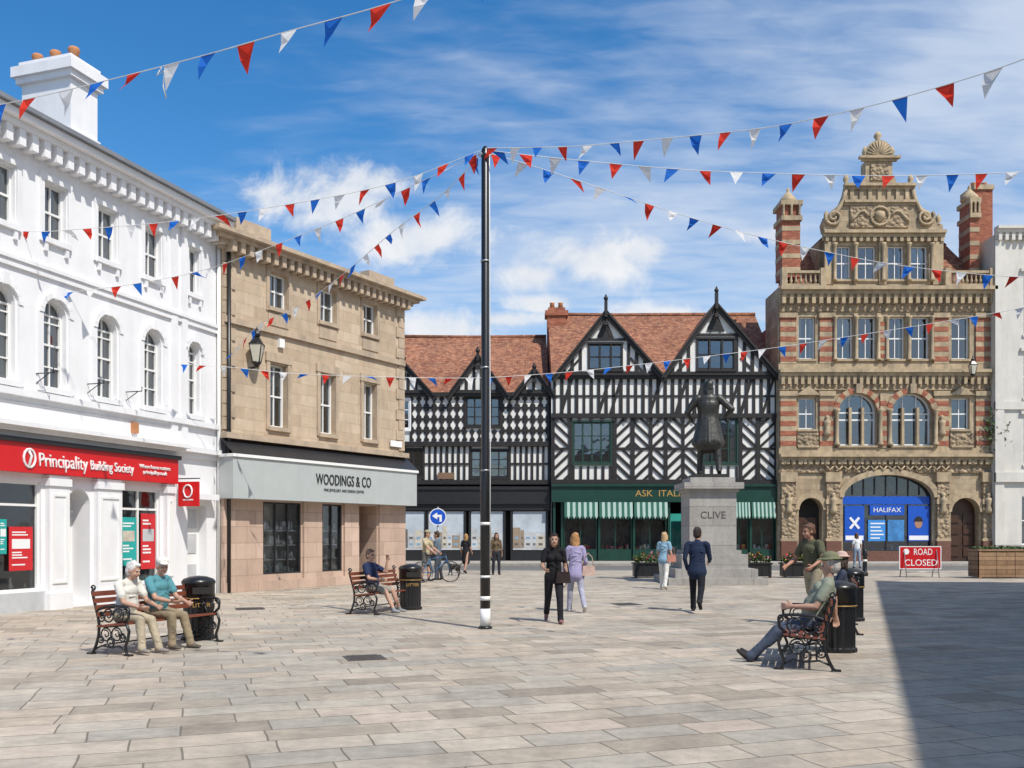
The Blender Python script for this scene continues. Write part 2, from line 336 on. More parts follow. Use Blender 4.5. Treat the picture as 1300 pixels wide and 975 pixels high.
        for i in range(dens):
            w=rr.uniform(.05,.2); h=rr.uniform(.08,.32); x=rr.uniform(x0+.06,max(x0+.07,x1-.06-w)); d=rr.uniform(.1,.24); zz=z0+.01+rr.choice(lv)
            if zz+h>z1-.05: continue
            if rr.random()<.5: s.box('shop_display',x,x+w,y+d,y+d+.1,zz,zz+h,rr.choice(mats))
            else: s.lathe('shop_display',[(w*.3,0),(w*.5,h*.3),(w*.35,h*.7),(w*.2,h)],rr.choice(mats),(x+w/2,y+d,zz),8)
        w=.05
        s.box('shop_frames',x0,x0+w,y-.06,y-.003,z0,z1,fm); s.box('shop_frames',x1-w,x1,y-.06,y-.003,z0,z1,fm)
        s.box('shop_frames',x0+w,x1-w,y-.055,y-.003,z0,z0+w,fm); s.box('shop_frames',x0+w,x1-w,y-.055,y-.003,z1-w,z1,fm)
        for i in range(1,cols):
            x=x0+(x1-x0)*i/cols; s.box('shop_frames',x-w/2,x+w/2,y-.05,y-.003,z0+w,z1-w,fm)
        if trans: s.box('shop_frames',x0+w,x1-w,y-.045,y-.003,trans-w/2,trans+w/2,fm)
def poster(A,x0,x1,y,z0,z1,mat,seed=0):
    rr=random.Random(seed); w=x1-x0; h=z1-z0
    A.box('window_posters',x0,x1,y-.006,y,z0,z1,mat)
    A.box('window_posters',x0+w*.12,x1-w*.12,y-.009,y-.0065,z0+h*.5,z0+h*.72,rr.choice([WSG,CREAMC,GPAN]))
    for i,f in enumerate((.86,.80,.40,.34,.28,.12)):
        A.box('window_posters',x0+w*.12,x0+w*rr.uniform(.5,.86),y-.009,y-.0065,z0+h*f,z0+h*(f+.03),WSG)

# ================================================================== GROUND
G=Asm('square_paving',solo=True)
PAVE=M('york_stone_paving',(.42,.37,.30),.85,var=.2,ns=.45,brick=(.70,.42,.009),
  stops=[(0,(.31,.265,.21)),(.18,(.42,.36,.285)),(.36,(.475,.395,.31)),(.5,(.425,.38,.315)),(.66,(.36,.33,.28)),(.82,(.47,.42,.34)),(1,(.51,.42,.34))],mortar=(.19,.165,.13),bump=.5,bs=9,rot=-.33,dirt=.38,squash=1.45,patch=.19)
G.face('g',[(-400,-300,0),(400,-300,0),(400,900,0),(-400,900,0)],PAVE); G.done()
ASPH=M('asphalt',(.15,.145,.14),.9,var=.25,ns=3,bump=.3,bs=80)
r=Asm('road',solo=True); r.face('r',[(-12,41.5,.004),(60,41.5,.004),(60,47.5,.004),(-12,47.5,.004)],ASPH); r.done()
r=Asm('road_marking',solo=True); r.face('r',[(-10,47.1,.009),(60,47.1,.009),(60,47.2,.009),(-10,47.2,.009)],M('yellow_line',(.6,.45,.08),.7,var=.3)); r.done()
k=Asm('pavement',solo=True); PAV2=M('pavement_flags',(.38,.35,.31),.85,var=.2,ns=1.5,brick=(.6,.6,.01),bump=.3)
k.box('p',-12,60,47.65,75,-.1,.12,PAV2); k.done()
k=Asm('kerb',solo=True); k.box('p',-12,60,47.5,47.65,-.1,.124,CONC); k.box('p',-12,60,41.3,41.5,-.1,.02,CONC); k.done()
for x,y,w_ in ((-1.9,12.2,.5),(2.6,21.5,.6),(-5.6,20.2,.6)):
    k=Asm('drain_cover',(x,y,0),.33); k.box('cover',-w_/2,w_/2,-w_/2,w_/2,-.02,.006,IRON)
    for i in range(6): k.box('ribs',-w_/2+.05,w_/2-.05,-w_/2+.06+i*w_/6,-w_/2+.085+i*w_/6,.0,.011,IRON)
    k.done()

# ================================================================== WHITE BUILDING
wa=math.atan2(.951,.309)
A=Asm('white_stucco_building',(-7.93,25.9,0),wa)
x0,x1=-16.0,-.22; ops=[]
cs=[A.u(v) for v in (3,70,136,194,246)]; sp=cs[1]-cs[0]
cs=[cs[0]-sp*3,cs[0]-sp*2,cs[0]-sp]+cs
for i,c in enumerate(cs):
    w=.31 if i<7 else .24
    A.win(ops,c-w,c+w,7.87,9.05,0,.17,cols=2,rows=2,sill=STUC,fw=.045,curtain=.9)
    A.win(ops,c-w,c+w,4.70,6.58,1,.19,cols=2,rows=4,sill=STUC,fw=.045,curtain=.9)
    A.arcband('mouldings',c-w-.05,c+w+.05,6.63,1,.11,STUC,pr=.07)
    A.box('mouldings',c-w-.19,c-w-.05,-.05,.02,4.62,6.26,STUC); A.box('mouldings',c+w+.05,c+w+.19,-.05,.02,4.62,6.26,STUC)
    A.box('mouldings',c-.06,c+.06,-.12,.02,6.6,6.83,STUC)
    for a,b in ((c-w-.13,c-w-.02),(c+w+.02,c+w+.13)): A.box('mouldings',a,b,-.05,.02,7.77,9.08,STUC)
    A.box('mouldings',c-w-.13,c+w+.13,-.055,.02,9.08,9.2,STUC)
    for a in (c-w-.02,c+w+.02-.08): A.box('mouldings',a,a+.08,-.07,.02,7.58,7.77,STUC)
def gfo(a,b,z0,z1,k=0,rv=.3): ops.append((a,b,z0,z1,k,rv))
OFF=M('office_wall',(.42,.41,.38),.8,var=.3,ns=.8)
shops=[(A.u(-150),A.u(-75)),(A.u(-60),A.u(52)),(A.u(152),A.u(203))]
for i,(a,b) in enumerate(shops):
    gfo(a,b,.42,2.68); A.shop(a,b,.42,2.68,.12,1.3,i,[CREAMC,WSG,TEALP],WP,cols=2,dens=8,trans=2.2,back=OFF,shelves=False)
    if i==1:
        for pa,pb,m,t in ((-30,-8,REDP,2.1),(14,44,REDP,1.75)):
            poster(A,A.u(pa),A.u(pb),.058,.85,t,m,i)
        poster(A,A.u(2),A.u(11),.058,1.2,1.9,TEALP,4)
    else:
        m=(a+b)/2; poster(A,a+.1,m-.08,.058,.85,2.0,TEALP if i==2 else REDP,5+i); poster(A,m+.08,b-.1,.058,.75,2.1,REDP,8+i)
da,db=A.u(86),A.u(114)
gfo(da,db,.05,2.6,1,.5); A.face('door',[(da,.5,.05),(db,.5,.05),(db,.5,2.6),(da,.5,2.6)],WP)
A.box('door',da+.1,da+(db-da)*.5-.03,.47,.499,.3,2.0,DARK); A.box('door',da+(db-da)*.5+.03,db-.1,.47,.499,.3,2.0,DARK)
A.box('door',da,db,.46,.499,2.06,2.14,WP)
da2,db2=A.u(238),A.u(262); gfo(da2,db2,.1,2.35,0,.25); A.face('side_door',[(da2,.25,.1),(db2,.25,.1),(db2,.25,2.35),(da2,.25,2.35)],WP)
for zz in (.3,1.1,1.75):
    A.box('side_door',da2+.12,db2-.12,.225,.249,zz,zz+.5,GPAN)
A.box('side_door_hood',da2-.15,db2+.15,-.3,.02,2.5,2.65,STUC)
A.wall('walls',x0,x1,0,9.6,ops,STUC)
A.shell('walls',x0,x1,0,9.9,8,STUC)
A.box('plinth',x0,A.u(-61),-.05,.02,0,.4,GPAN); A.box('plinth',A.u(-61),A.u(56),-.05,.02,0,.4,GPAN); A.box('plinth',A.u(149),A.u(206),-.05,.02,0,.4,GPAN)
for a,b in ((56,82),(118,149),(206,216),(-74,-61)):
    ua,ub=A.u(a),A.u(b); A.box('pilasters',ua,ub,-.14,.02,.0,2.85,STUC); A.box('pilasters',ua-.04,ub+.04,-.19,.03,0,.35,STUC); A.box('pilasters',ua-.03,ub+.03,-.18,.03,2.62,2.78,STUC)
    for aa,bb,c_,d_ in ((ua+.08,ub-.08,.55,.6),(ua+.08,ub-.08,2.4,2.45),(ua+.08,ua+.13,.6,2.4),(ub-.13,ub-.08,.6,2.4)): A.box('pilasters',aa,bb,-.165,-.13,c_,d_,WP)
fe=A.u(218)
A.box('fascia_sign',x0,fe,-.2,.02,2.86,3.46,REDF)
A.box('cornice_shadow_strip',x0,fe+.05,-.26,.02,3.46,3.56,BLKF)  # black strip painting in the shadow line under the shop cornice
A.cornice('shop_cornice',x0,fe+.25,3.58,3.86,.42,STUC,n=3)
A.cornice('shop_cornice',fe+.25,x1,3.58,3.86,.2,STUC,n=2)
def tx(n,t,pa,pb,z,s_): A.text(n,t,(A.u(pa)+A.u(pb))/2,-.212,z,s_,WSG,width=A.u(pb)-A.u(pa),ext=.012)
tx('fascia_lettering','Principality',39,101,3.13,.40)
tx('fascia_lettering_2','Building Society',105,160,3.12,.30)
tx('fascia_small_text','Where home matters\nprincipality.co.uk',168,207,3.15,.13)
A.tube('fascia_emblem',[(A.u(27)+.15*math.cos(t*.5),-.215,3.15+.19*math.sin(t*.5)) for t in range(13)],.025,WSG,closed=True)
A.tube('fascia_emblem',[(A.u(27)-.02,-.215,2.98),(A.u(27)+.05,-.215,3.2),(A.u(27)-.02,-.215,3.3)],.03,WSG)
A.box('string_course',x0,x1,-.12,.03,4.42,4.56,STUC)
A.box('string_course',x0,x1,-.06,.03,7.02,7.16,STUC); A.box('string_course',x0,x1,-.1,.03,7.16,7.24,STUC)
A.cornice('roof_cornice',x0,x1,9.5,10.02,.5,STUC,n=4,dent=.32)
A.box('roof_gutter',x0,x1,-.6,.1,10.03,10.12,M('grey_gutter',(.2,.21,.23),.5))
for a in (216,229): A.box('wall_piers',A.u(a),A.u(a)+.22,-.07,.02,3.87,9.5,STUC)
A.face('roof',[(x0,-.45,10.12),(x1,-.45,10.12),(x1,3.4,11.55),(x0,3.4,11.55)],SLATE); A.face('roof',[(x0,3.4,11.55),(x1,3.4,11.55),(x1,8,9.7),(x0,8,9.7)],SLATE)
A.face('gable_end',[(x1,0,9.6),(x1,3.4,11.52),(x1,8,9.7)],STUC)
cu=-3.15
A.box('chimney_stack',cu-.45,cu+.45,1.8,3.3,10,12.75,STUC); A.box('chimney_stack',cu-.55,cu+.55,1.7,3.4,12.75,12.9,STUC); A.box('chimney_stack',cu-.63,cu+.63,1.62,3.48,12.9,13.15,STUC); A.box('chimney_stack',cu-.5,cu+.5,1.75,3.35,13.15,13.3,STUC)
A.box('chimney_stack',cu-.5,cu+.5,1.75,3.35,10,11.5,STUC)
for i in range(5): A.lathe('chimney_pots',[(.13,0),(.12,.2),(.15,.25),(.12,.32)],ORNG,(cu-.15+.3*(i%2),1.98+.28*i,13.3),10)
for px in (46,111,160):
    u=A.u(px); z=4.95; A.tube('iron_brackets',[(u,0,z),(u,-.45,z),(u,-.45,z+.1)],.012,BLK); A.tube('iron_brackets',[(u,0,z-.2),(u,-.35,z)],.01,BLK)
u=A.u(222); A.tube('hanging_sign_bracket',[(u,0,3.0),(u,-.75,3.0)],.015,BLK)
A.box('hanging_sign',u-.03,u+.03,-.72,-.12,2.3,2.92,REDF); A.box('hanging_sign',u-.035,u+.035,-.57,-.27,2.45,2.48,WSG)
A.tube('hanging_sign',[(u-.045,-.42+.13*math.cos(t*.6),2.68+.16*math.sin(t*.6)) for t in range(10)],.022,WSG,closed=True)
A.tube('downpipe',[(x1-.06,-.08,.0),(x1-.06,-.08,9.9)],.05,WP,8)
A.tube('cable',[(x0,-.02,4.3),(A.u(100),-.02,4.28),(A.u(215),-.03,4.3)],.012,GPAN,4)
A.box('alarm_box',A.u(166),A.u(172),-.1,.01,4.0,4.25,ORNG)
A.done()

# ================================================================== SANDSTONE SHOP
A=Asm('sandstone_shop_building',(-7.83,25.6,0),math.atan2(.8575,.5145))
W=7.97; ops=[]
for a,b in ((342,365),(406,426),(461,478)):
    u0,u1=A.u(a),A.u(b); A.win(ops,u0,u1,8.12,9.12,0,.2,cols=2,rows=2,sill=SANDP)
    A.box('architraves',u0-.13,u0-.01,-.04,.02,8.0,9.2,SANDP); A.box('architraves',u1+.01,u1+.13,-.04,.02,8.0,9.2,SANDP); A.box('architraves',u0-.13,u1+.13,-.05,.02,9.14,9.27,SANDP)
for a,b in ((342,364),(406,425),(461,477)):
    u0,u1=A.u(a),A.u(b); A.win(ops,u0,u1,4.68,6.5,0,.22,cols=2,rows=2,sill=SANDP,curtain=1)
    A.box('architraves',u0-.14,u0-.01,-.05,.02,4.6,6.55,SANDP); A.box('architraves',u1+.01,u1+.14,-.05,.02,4.6,6.55,SANDP); A.box('architraves',u0-.18,u1+.18,-.07,.02,6.55,6.8,SANDP)
A.wall('upper_walls',0,W,3.6,9.4,ops,SAND); A.shell('upper_walls',0,W,0,9.6,9,SAND)
for i in range(14):
    z=4.45+i*.35; w=.42 if i%2 else .28
    A.box('quoins',-.02,w,-.045,.03,z,z+.33,SANDP); A.box('quoins',W-w,W+.02,-.045,.03,z,z+.33,SANDP)
A.cornice('cornice',-.05,W+.05,9.32,9.78,.55,SANDP,n=4,ret=True,dent=.3)
A.box('parapet',0,W,-.05,.35,9.78,9.95,SANDP); A.box('parapet',.4,1.7,-.08,.3,9.95,10.3,SANDP); A.box('parapet',W-1.9,W-.6,-.08,.3,9.95,10.2,SANDP)
A.box('string_course',0,W,-.1,.03,7.35,7.52,SANDP)
for a in (342,406,461): A.box('panels',A.u(a)-.05,A.u(a)+.75,-.03,.02,7.6,7.95,SANDP)
A.face('roof',[(0,.3,9.8),(W,.3,9.8),(W-1.5,4.5,11),(1.5,4.5,11)],SLATE); A.face('roof',[(W,.3,9.8),(W,9,9.8),(W-1.5,4.5,11)],SLATE); A.face('roof',[(0,.3,9.8),(1.5,4.5,11),(0,9,9.8)],SLATE); A.face('roof',[(1.5,4.5,11),(W-1.5,4.5,11),(W,9,9.8),(0,9,9.8)],SLATE)
ops=[]
SWD=M('shop_wall_dim',(.48,.45,.40),.8,var=.4,ns=2)
a,b=A.u(334),A.u(382); gz=2.52
ops.append((a,b,.45,gz,0,.12)); A.shop(a,b,.45,gz,.08,.6,5,[CREAMC,WSG,GRYF,WSG],BLKF,cols=3,dens=60,back=SWD)
a,b=A.u(409),A.u(434); ops.append((a,b,.45,gz,0,.12)); A.shop(a,b,.45,gz,.08,.6,6,[CREAMC,WSG,GRYF],BLKF,cols=2,dens=44,back=SWD)
a,b=A.u(456),A.u(478); ops.append((a,b,.02,gz,0,.9)); A.face('doorway',[(a,.9,0),(b,.9,0),(b,.9,gz),(a,.9,gz)],DARK); A.box('doorway',a+.1,b-.1,.82,.88,.1,2.2,BLKF)
A.wall('shop_walls',0,W,0,3.6,ops,PINK,y=0)
for a,b in ((-.04,.9),(A.u(384),A.u(407)),(A.u(436),A.u(453)),(A.u(480),W+.04)): A.box('shop_piers',a,b,-.07,.03,0,2.56,PINK)
A.box('shop_plinth',-.05,W+.05,-.1,.02,0,.28,PINK)
A.box('fascia_board',-.1,W+.1,-.5,.03,2.56,3.68,GRYF); A.box('fascia_board',-.14,W+.14,-.55,.03,3.68,3.76,WP)
A.poly('lead_hood',[(-.1,3.77),(W+.1,3.77),(W+.1,4.2),(-.1,4.2)],-.02,.02,LEAD)
A.face('lead_hood',[(-.14,-.55,3.765),(W+.14,-.55,3.765),(W+.14,-.03,4.2),(-.14,-.03,4.2)],BLKF)
A.box('cornice_lower',-.05,W+.05,-.22,.02,4.2,4.36,SANDP)
o_=-.3
A.text('shop_lettering','WOODINGS & CO',(A.u(394)+A.u(463))/2+o_,-.512,3.22,.46,BLK,width=A.u(463)-A.u(394),ext=.01)
A.text('shop_small_lettering','FINE JEWELLERY AND DESIGN CENTRE',(A.u(404)+A.u(454))/2+o_,-.512,2.92,.12,BLK,width=A.u(454)-A.u(404),ext=.003)
A.tube('downpipe',[(.12,-.1,.0),(.12,-.1,9.6)],.055,BLK,8)
A.box('alarm_box',A.u(352),A.u(352)+.2,-.1,.01,7.0,7.25,WP)
A.box('street_name_plate',A.u(494),A.u(508),-.08,-.04,4.55,4.75,WSG)
A.done()
def lantern(name,loc,arm):
    L=Asm(name,loc,0)
    ax,ay=arm
    L.tube('bracket',[(ax,ay,-.25),(ax*.5,ay*.5,-.2),(0,0,-.12)],.025,BLK); L.tube('bracket',[(ax,ay,-.75),(ax*.7,ay*.7,-.35),(ax*.4,ay*.4,-.22)],.018,BLK)
    for i in range(4):
        t=math.pi/4+i*math.pi/2; t2=t+math.pi/2
        a=(.13*math.cos(t),.13*math.sin(t),0); b=(.24*math.cos(t),.24*math.sin(t),.5); c=(.24*math.cos(t2),.24*math.sin(t2),.5); d=(.13*math.cos(t2),.13*math.sin(t2),0)
        L.face('panes',[a,d,c,b],LBR); L.tube('frame',[a,b],.016,BLK); L.tube('frame',[b,c],.018,BLK); L.tube('frame',[a,d],.018,BLK)
        e=(.08*math.cos(t),.08*math.sin(t),.72); f=(.08*math.cos(t2),.08*math.sin(t2),.72); L.face('hood',[b,c,f,e],BLK)
    L.lathe('hood',[(.1,0),(.09,.1),(.03,.15),(.04,.2),(.01,.28)],BLK,(0,0,.72),10); L.lathe('frame',[(.03,-.15),(.1,-.05),(.14,0)],BLK,(0,0,0),10)
    L.done()
p=surv(326,460,26.3); lantern('wall_lantern',p,(-.85,.25))
p=surv(1235,475,50.6); lantern('wall_lantern',p,(.25,1.3))

# ================================================================== TIMBER FRAMED
def patt_studs(A,x0,x1,z0,z1,n,w=.15):
    for i in range(n+1):
        x=x0+(x1-x0)*i/n; A.beam('timber_frame',(x,z0),(x,z1),w,OAK)
def chev(A,x0,x1,z0,z1,n,w=.14,up=True):
    W_=x1-x0; H_=z1-z0
    for i in range(-1,n+1):
        zb=z0+H_*i/n
        a=(x0,zb); b=(x1,zb+W_*.95)
        if not up: a,b=(x0,zb+W_*.95),(x1,zb)
        def clip(P,Q):
            t0,t1=0,1; dz=Q[1]-P[1]
            for lim,sg in ((z0,1),(z1,-1)):
                f0=sg*(P[1]-lim); f1=sg*(Q[1]-lim)
                if f0<0 and f1<0: return None
                if f0<0: t0=max(t0,f0/(f0-f1))
                if f1<0: t1=min(t1,f0/(f0-f1))
            if t1-t0<.08: return None
            return tuple((P[0]+(Q[0]-P[0])*t,P[1]+dz*t) for t in (t0,t1))
        c=clip(a,b)
        if c: A.beam('timber_frame',c[0],c[1],w,OAK)
def quatre(A,x0,x1,z0,z1,n,m,w=.12):
    cw=(x1-x0)/n; ch=(z1-z0)/m
    for i in range(n+1): A.beam('timber_frame',(x0+cw*i,z0),(x0+cw*i,z1),w,OAK)
    for j in range(1,m): A.beam('timber_frame',(x0,z0+ch*j),(x1,z0+ch*j),w,OAK)
    for i in range(n):
        for j in range(m):
            a,b=x0+cw*i,z0+ch*j; c,d=a+cw,b+ch; q=.38
            for (cx,cz,sx,sz) in ((a,b,1,1),(c,b,-1,1),(a,d,1,-1),(c,d,-1,-1)):
                P_=[(cx,cz),(cx+sx*cw*q,cz+sz*ch*.16),(cx+sx*cw*.30,cz+sz*ch*.30),(cx+sx*cw*.16,cz+sz*ch*q)]
                if sx*sz<0: P_=[P_[0],P_[3],P_[2],P_[1]]
                A.poly('timber_frame',P_,-.035,.01,OAK)
def lights(A,ops,x0,x1,z0,z1,n,fm,trans=True,rev=.05):
    A.win(ops,x0,x1,z0,z1,0,rev,fm=fm,cols=n,rows=3 if trans else 2,fw=.07,curtain=.5)
    for i in range(1,n): A.box('window_mullions',x0+(x1-x0)*i/n-.04,x0+(x1-x0)*i/n+.04,-.04,rev-.01,z0,z1,fm)
    A.box('window_mullions',x0-.08,x1+.08,-.13,.02,z0-.12,z0,fm); A.box('window_mullions',x0-.08,x1+.08,-.1,.02,z1,z1+.1,fm)
    A.box('window_mullions',x0-.09,x0,-.07,.02,z0,z1,fm); A.box('window_mullions',x1,x1+.09,-.07,.02,z0,z1,fm)
def gable(A,xl,xr,xa,zb,za,dep,win=None,fm=OAK,stud=.42,finial=.9,ov=.35):
    y=-.22
    tops=lambda x: zb+(za-zb)*((x-xl)/(xa-xl) if x<xa else (xr-x)/(xr-xa))
    if win:
        wx0,wx1,wz0,wz1=win
        A.poly('gable_plaster',[(xl,zb),(wx0,zb),(wx0,tops(wx0))],y,y+.25,PLAS)
        A.poly('gable_plaster',[(wx1,zb),(xr,zb),(wx1,tops(wx1))],y,y+.25,PLAS)
        A.poly('gable_plaster',[(wx0,zb),(wx1,zb),(wx1,wz0),(wx0,wz0)],y,y+.25,PLAS)
        A.poly('gable_plaster',[(wx0,wz1),(wx1,wz1),(wx1,tops(wx1)),(xa,za),(wx0,tops(wx0))],y,y+.25,PLAS)
        o=[]; A.win(o,wx0,wx1,wz0,wz1,0,.06,fm=fm,cols=3,rows=2,fw=.07,y=y,curtain=0)
        A.box('window_mullions',wx0-.08,wx1+.08,y-.14,y+.01,wz0-.12,wz0,fm); A.box('window_mullions',wx0-.08,wx1+.08,y-.12,y+.01,wz1,wz1+.1,fm)
        for i in range(4):
            xx=wx0+(wx1-wx0)*i/3; A.box('window_mullions',xx-.05,xx+.05,y-.08,y+.05,wz0,wz1,fm)
    else: A.poly('gable_plaster',[(xl,zb),(xr,zb),(xa,za)],y,y+.25,PLAS)
    n=int((xr-xl)/stud)
    for i in range(1,n):
        x=xl+(xr-xl)*i/n; zt=tops(x)-.1
        if zt-zb<.25: continue
        if win and win[0]-.1<x<win[1]+.1:
            if win[2]-zb>.3: A.beam('timber_frame',(x,zb),(x,win[2]-.12),.16,OAK,y)
        else: A.beam('timber_frame',(x,zb),(x,zt),.17,OAK,y)
    A.beam('timber_frame',(xl+.05,zb+.08),(xr-.05,zb+.08),.2,OAK,y,.07)
    if win:
        for zz in ((win[2]+zb)/2-.05,win[3]+.25):
            f=(zz-zb)/(za-zb); a=xl+(xa-xl)*f; b=xr-(xr-xa)*f
            if b-a>.5 : A.beam('timber_frame',(a+.08,zz),(b-.08,zz),.14,OAK,y,.06)
        zz=win[3]+.3
        A.beam('timber_frame',(xa-.28,zz+.1),(xa,za-.3),.12,OAK,y); A.beam('timber_frame',(xa+.28,zz+.1),(xa,za-.3),.12,OAK,y)
        A.poly('timber_frame',[(xa-.5,za-1.25),(xa+.5,za-1.25),(xa,za-.1)],y-.05,y,OAK)
        for sx in(-1,1):
            A.beam('timber_frame',((xa+sx*(abs(xa-xl)*.75)),zb+.2),(xa+sx*abs(xa-xl)*.50,zb+.95),.13,OAK,y)
    for (a,b) in (((xl-ov*.6,zb-.35),(xa,za+.12)),((xr+ov*.6,zb-.35),(xa,za+.12))):
        A.beam('barge_boards',a,b,.26,OAK,y-.12,.10)
        A.beam('barge_boards',(a[0],a[1]+.16),(b[0],b[1]+.16),.10,OAK,y-.22,.10)
        up=.2
        A.face('gable_roof',[(a[0],y-.3,a[1]+up),(b[0],y-.3,b[1]+up),(b[0],dep,b[1]+up),(a[0],dep,a[1]+up)],TILE)
    A.box('finials',xa-.08,xa+.08,y-.42,y-.2,za-.1,za+finial*.65,OAK); A.lathe('finials',[(.06,0),(.11,.08),(.13,.16),(.06,.26),(.03,.36)],OAK,(xa,y-.3,za+finial*.65),8)
    A.box('finials',xa-.12,xa+.12,y-.44,y-.18,za-.55,za-.35,OAK)

A=Asm('timber_framed_restaurant',((700-650)*52/FOC,52,.12))
X=A.u; Z=lambda py:A.z(800,py); xL,xR=X(700),X(988); ops=[]
z1=Z(614); z2=Z(528); z3=Z(478)
lights(A,ops,X(728),X(775),Z(588),Z(536),4,GRNW)
lights(A,ops,X(893),X(935),Z(588),Z(532),4,GRNW)
A.wall('upper_walls',xL,xR,z1,z3,ops,PLAS)
A.shell('upper_walls',xL,xR,0,z3,10,PLAS)
A.box('jetty_beams',xL,xR,-.22,.02,z1-.05,z1+.22,OAK); A.box('jetty_beams',xL,xR,-.18,.02,z2-.12,z2+.12,OAK); A.box('jetty_beams',xL,xR,-.2,.02,z3-.15,z3+.1,OAK)
for i in range(20): A.poly('jetty_brackets',[(xL+.3+i*(xR-xL-.6)/19-.06,z2-.32),(xL+.3+i*(xR-xL-.6)/19+.06,z2-.32),(xL+.3+i*(xR-xL-.6)/19+.1,z2-.12),(xL+.3+i*(xR-xL-.6)/19-.1,z2-.12)],-.15,.02,OAK)
za,zb=z1+.2,z2-.1
for px in (702,724,780,803,826,845,889,940,962,985): A.beam('timber_frame',(X(px),za),(X(px),zb),.22,OAK,proud=.06)
zm=(za+zb)/2
for a,b,up in ((702,724,1),(780,803,0),(803,826,1),(826,845,0),(845,867,1),(867,889,0),(940,962,1),(962,985,0)):
    chev(A,X(a),X(b),za,zm,3,.15,bool(up)); chev(A,X(a),X(b),zm,zb,3,.15,not up); A.beam('timber_frame',(X(a),zm),(X(b),zm),.15,OAK,proud=.055)
A.beam('timber_frame',(X(867),za),(X(867),zb),.2,OAK)
patt_studs(A,X(728),X(775),za,Z(592),5,.14); patt_studs(A,X(893),X(935),za,Z(592),4,.14)
zc,zd=z2+.1,z3-.1
patt_studs(A,X(704),X(985),zc,zd,30,.17)
A.beam('timber_frame',(X(702),(zc+zd)/2),(X(986),(zc+zd)/2),.11,OAK)
for px in (712,760,775,825,858,880,925,940,968):
    A.beam('timber_frame',(X(px),zc),(X(px+14),zd),.15,OAK)
gable(A,X(706),X(838),X(768),z3+.05,Z(403),5.4,win=(X(747),X(789),Z(470),Z(438)),finial=1.2)
gable(A,X(843),X(984),X(907),z3+.05,Z(393),5.4,win=(X(884),X(931),Z(470),Z(432)),finial=1.2)
zr=EYE+(678-400)*57/FOC-.12; RIDGE=zr
A.face('main_roof',[(xL,-.1,z3+.1),(xR,-.1,z3+.1),(xR,5,zr),(xL,5,zr)],TILE); A.face('main_roof',[(xL,5,zr),(xR,5,zr),(xR,10,z3),(xL,10,z3)],TILE)
A.face('gable_ends',[(xL,0,z3),(xL,5,zr-.05),(xL,10,z3)],RBR); A.face('gable_ends',[(xR,0,z3),(xR,5,zr-.05),(xR,10,z3)],RBR)
A.tube('ridge_tiles',[(xL,5,zr+.03),(xL+(xR-xL)*.35,5,zr-.01),(xL+(xR-xL)*.7,5,zr+.02),(xR,5,zr+.03)],.13,TILE,8)
zf0,zf1=Z(636),Z(618)
A.box('fascia',xL,xR,-.3,.02,zf0,zf1,GRNP); A.box('fascia',xL,xR,-.42,.02,zf1,zf1+.12,GRNP); A.box('fascia',xL,xR,-.34,.02,zf0-.07,zf0,GRNP)
A.text('fascia_lettering','ASK  ITALIAN',(X(806)+X(880))/2,-.312,(zf0+zf1)/2,.5,GOLD,width=(X(880)-X(806)))
A.face('shop_back',[(xL,1.6,0),(xR,1.6,0),(xR,1.6,zf0),(xL,1.6,zf0)],DARK)
cols=[(716,758),(760,802),(804,846),(926,950),(952,982)]
RB=M('restaurant_wall',(.16,.13,.10),.8,var=.4,ns=1.2)
for i,(a,b) in enumerate(cols):
    A.shop(X(a),X(b),.6,zf0-.08,.02,1.2,20+i,[CREAMC,WSG,GOLD,REDP],GRNP,cols=2,dens=16,trans=2.3,back=RB,shelves=False)
    A.box('stall_risers',X(a),X(b),-.03,.1,0,.598,GRNP)
    n=12
    for j in range(n):
        xa=X(a)+(X(b)-X(a))*j/n; w_=(X(b)-X(a))/n
        m=STRG if j%2 else STRD
        A.face('striped_awnings',[(xa,-.34,zf0-.08),(xa+w_,-.34,zf0-.08),(xa+w_,-.48,zf0-.85),(xa,-.48,zf0-.85)],m)
        A.face('striped_awnings',[(xa,-.48,zf0-.85),(xa+w_,-.48,zf0-.85),(xa+w_*.5,-.48,zf0-1.0)],m)
A.box('door',X(850),X(867),.0,.08,0.02,2.6,M('teal_door',(.03,.28,.22),.4)); A.box('door',X(852),X(865),-.02,0.0,.4,2.2,SGL)
A.box('door',X(868),X(923),.1,.2,0,zf0,BLKF)
for px in (702,712,759,803,847.5,869,924,951,983):
    A.box('pilasters',X(px),X(px)+.13,-.14,.02,0,zf0-.07,GRNP)
A.done()

A=Asm('timber_framed_house',((490-650)*52.4/FOC,52.4,.12))
X=A.u; Z=lambda py:A.z(600,py); xL,xR=0,X(697.5); ops=[]
z1=Z(614); z2=Z(564); z3=Z(501)
lights(A,ops,X(598),X(645),Z(612)+.25,Z(572),4,OAK); lights(A,ops,X(592),X(634),Z(541),Z(505),4,OAK); lights(A,ops,X(503),X(520),Z(545),Z(508),2,WP); lights(A,ops,X(515),X(536),Z(610)+.2,Z(571),2,OAK)
A.wall('upper_walls',xL,xR,z1,z3,ops,PLAS); A.shell('upper_walls',xL,xR,0,z3,10,PLAS)
A.box('jetty_beams',xL,xR,-.2,.02,z1-.05,z1+.2,OAK); A.box('jetty_beams',xL,xR,-.25,.02,z2-.13,z2+.13,OAK); A.box('jetty_beams',xL,xR,-.22,.02,z3-.12,z3+.1,OAK)
quatre(A,X(522),X(590),z2+.12,z3-.1,7,4,.13); quatre(A,X(637),X(696),z2+.12,z3-.1,6,4,.13); quatre(A,X(590),X(637),z2+.12,Z(545),5,1,.11)
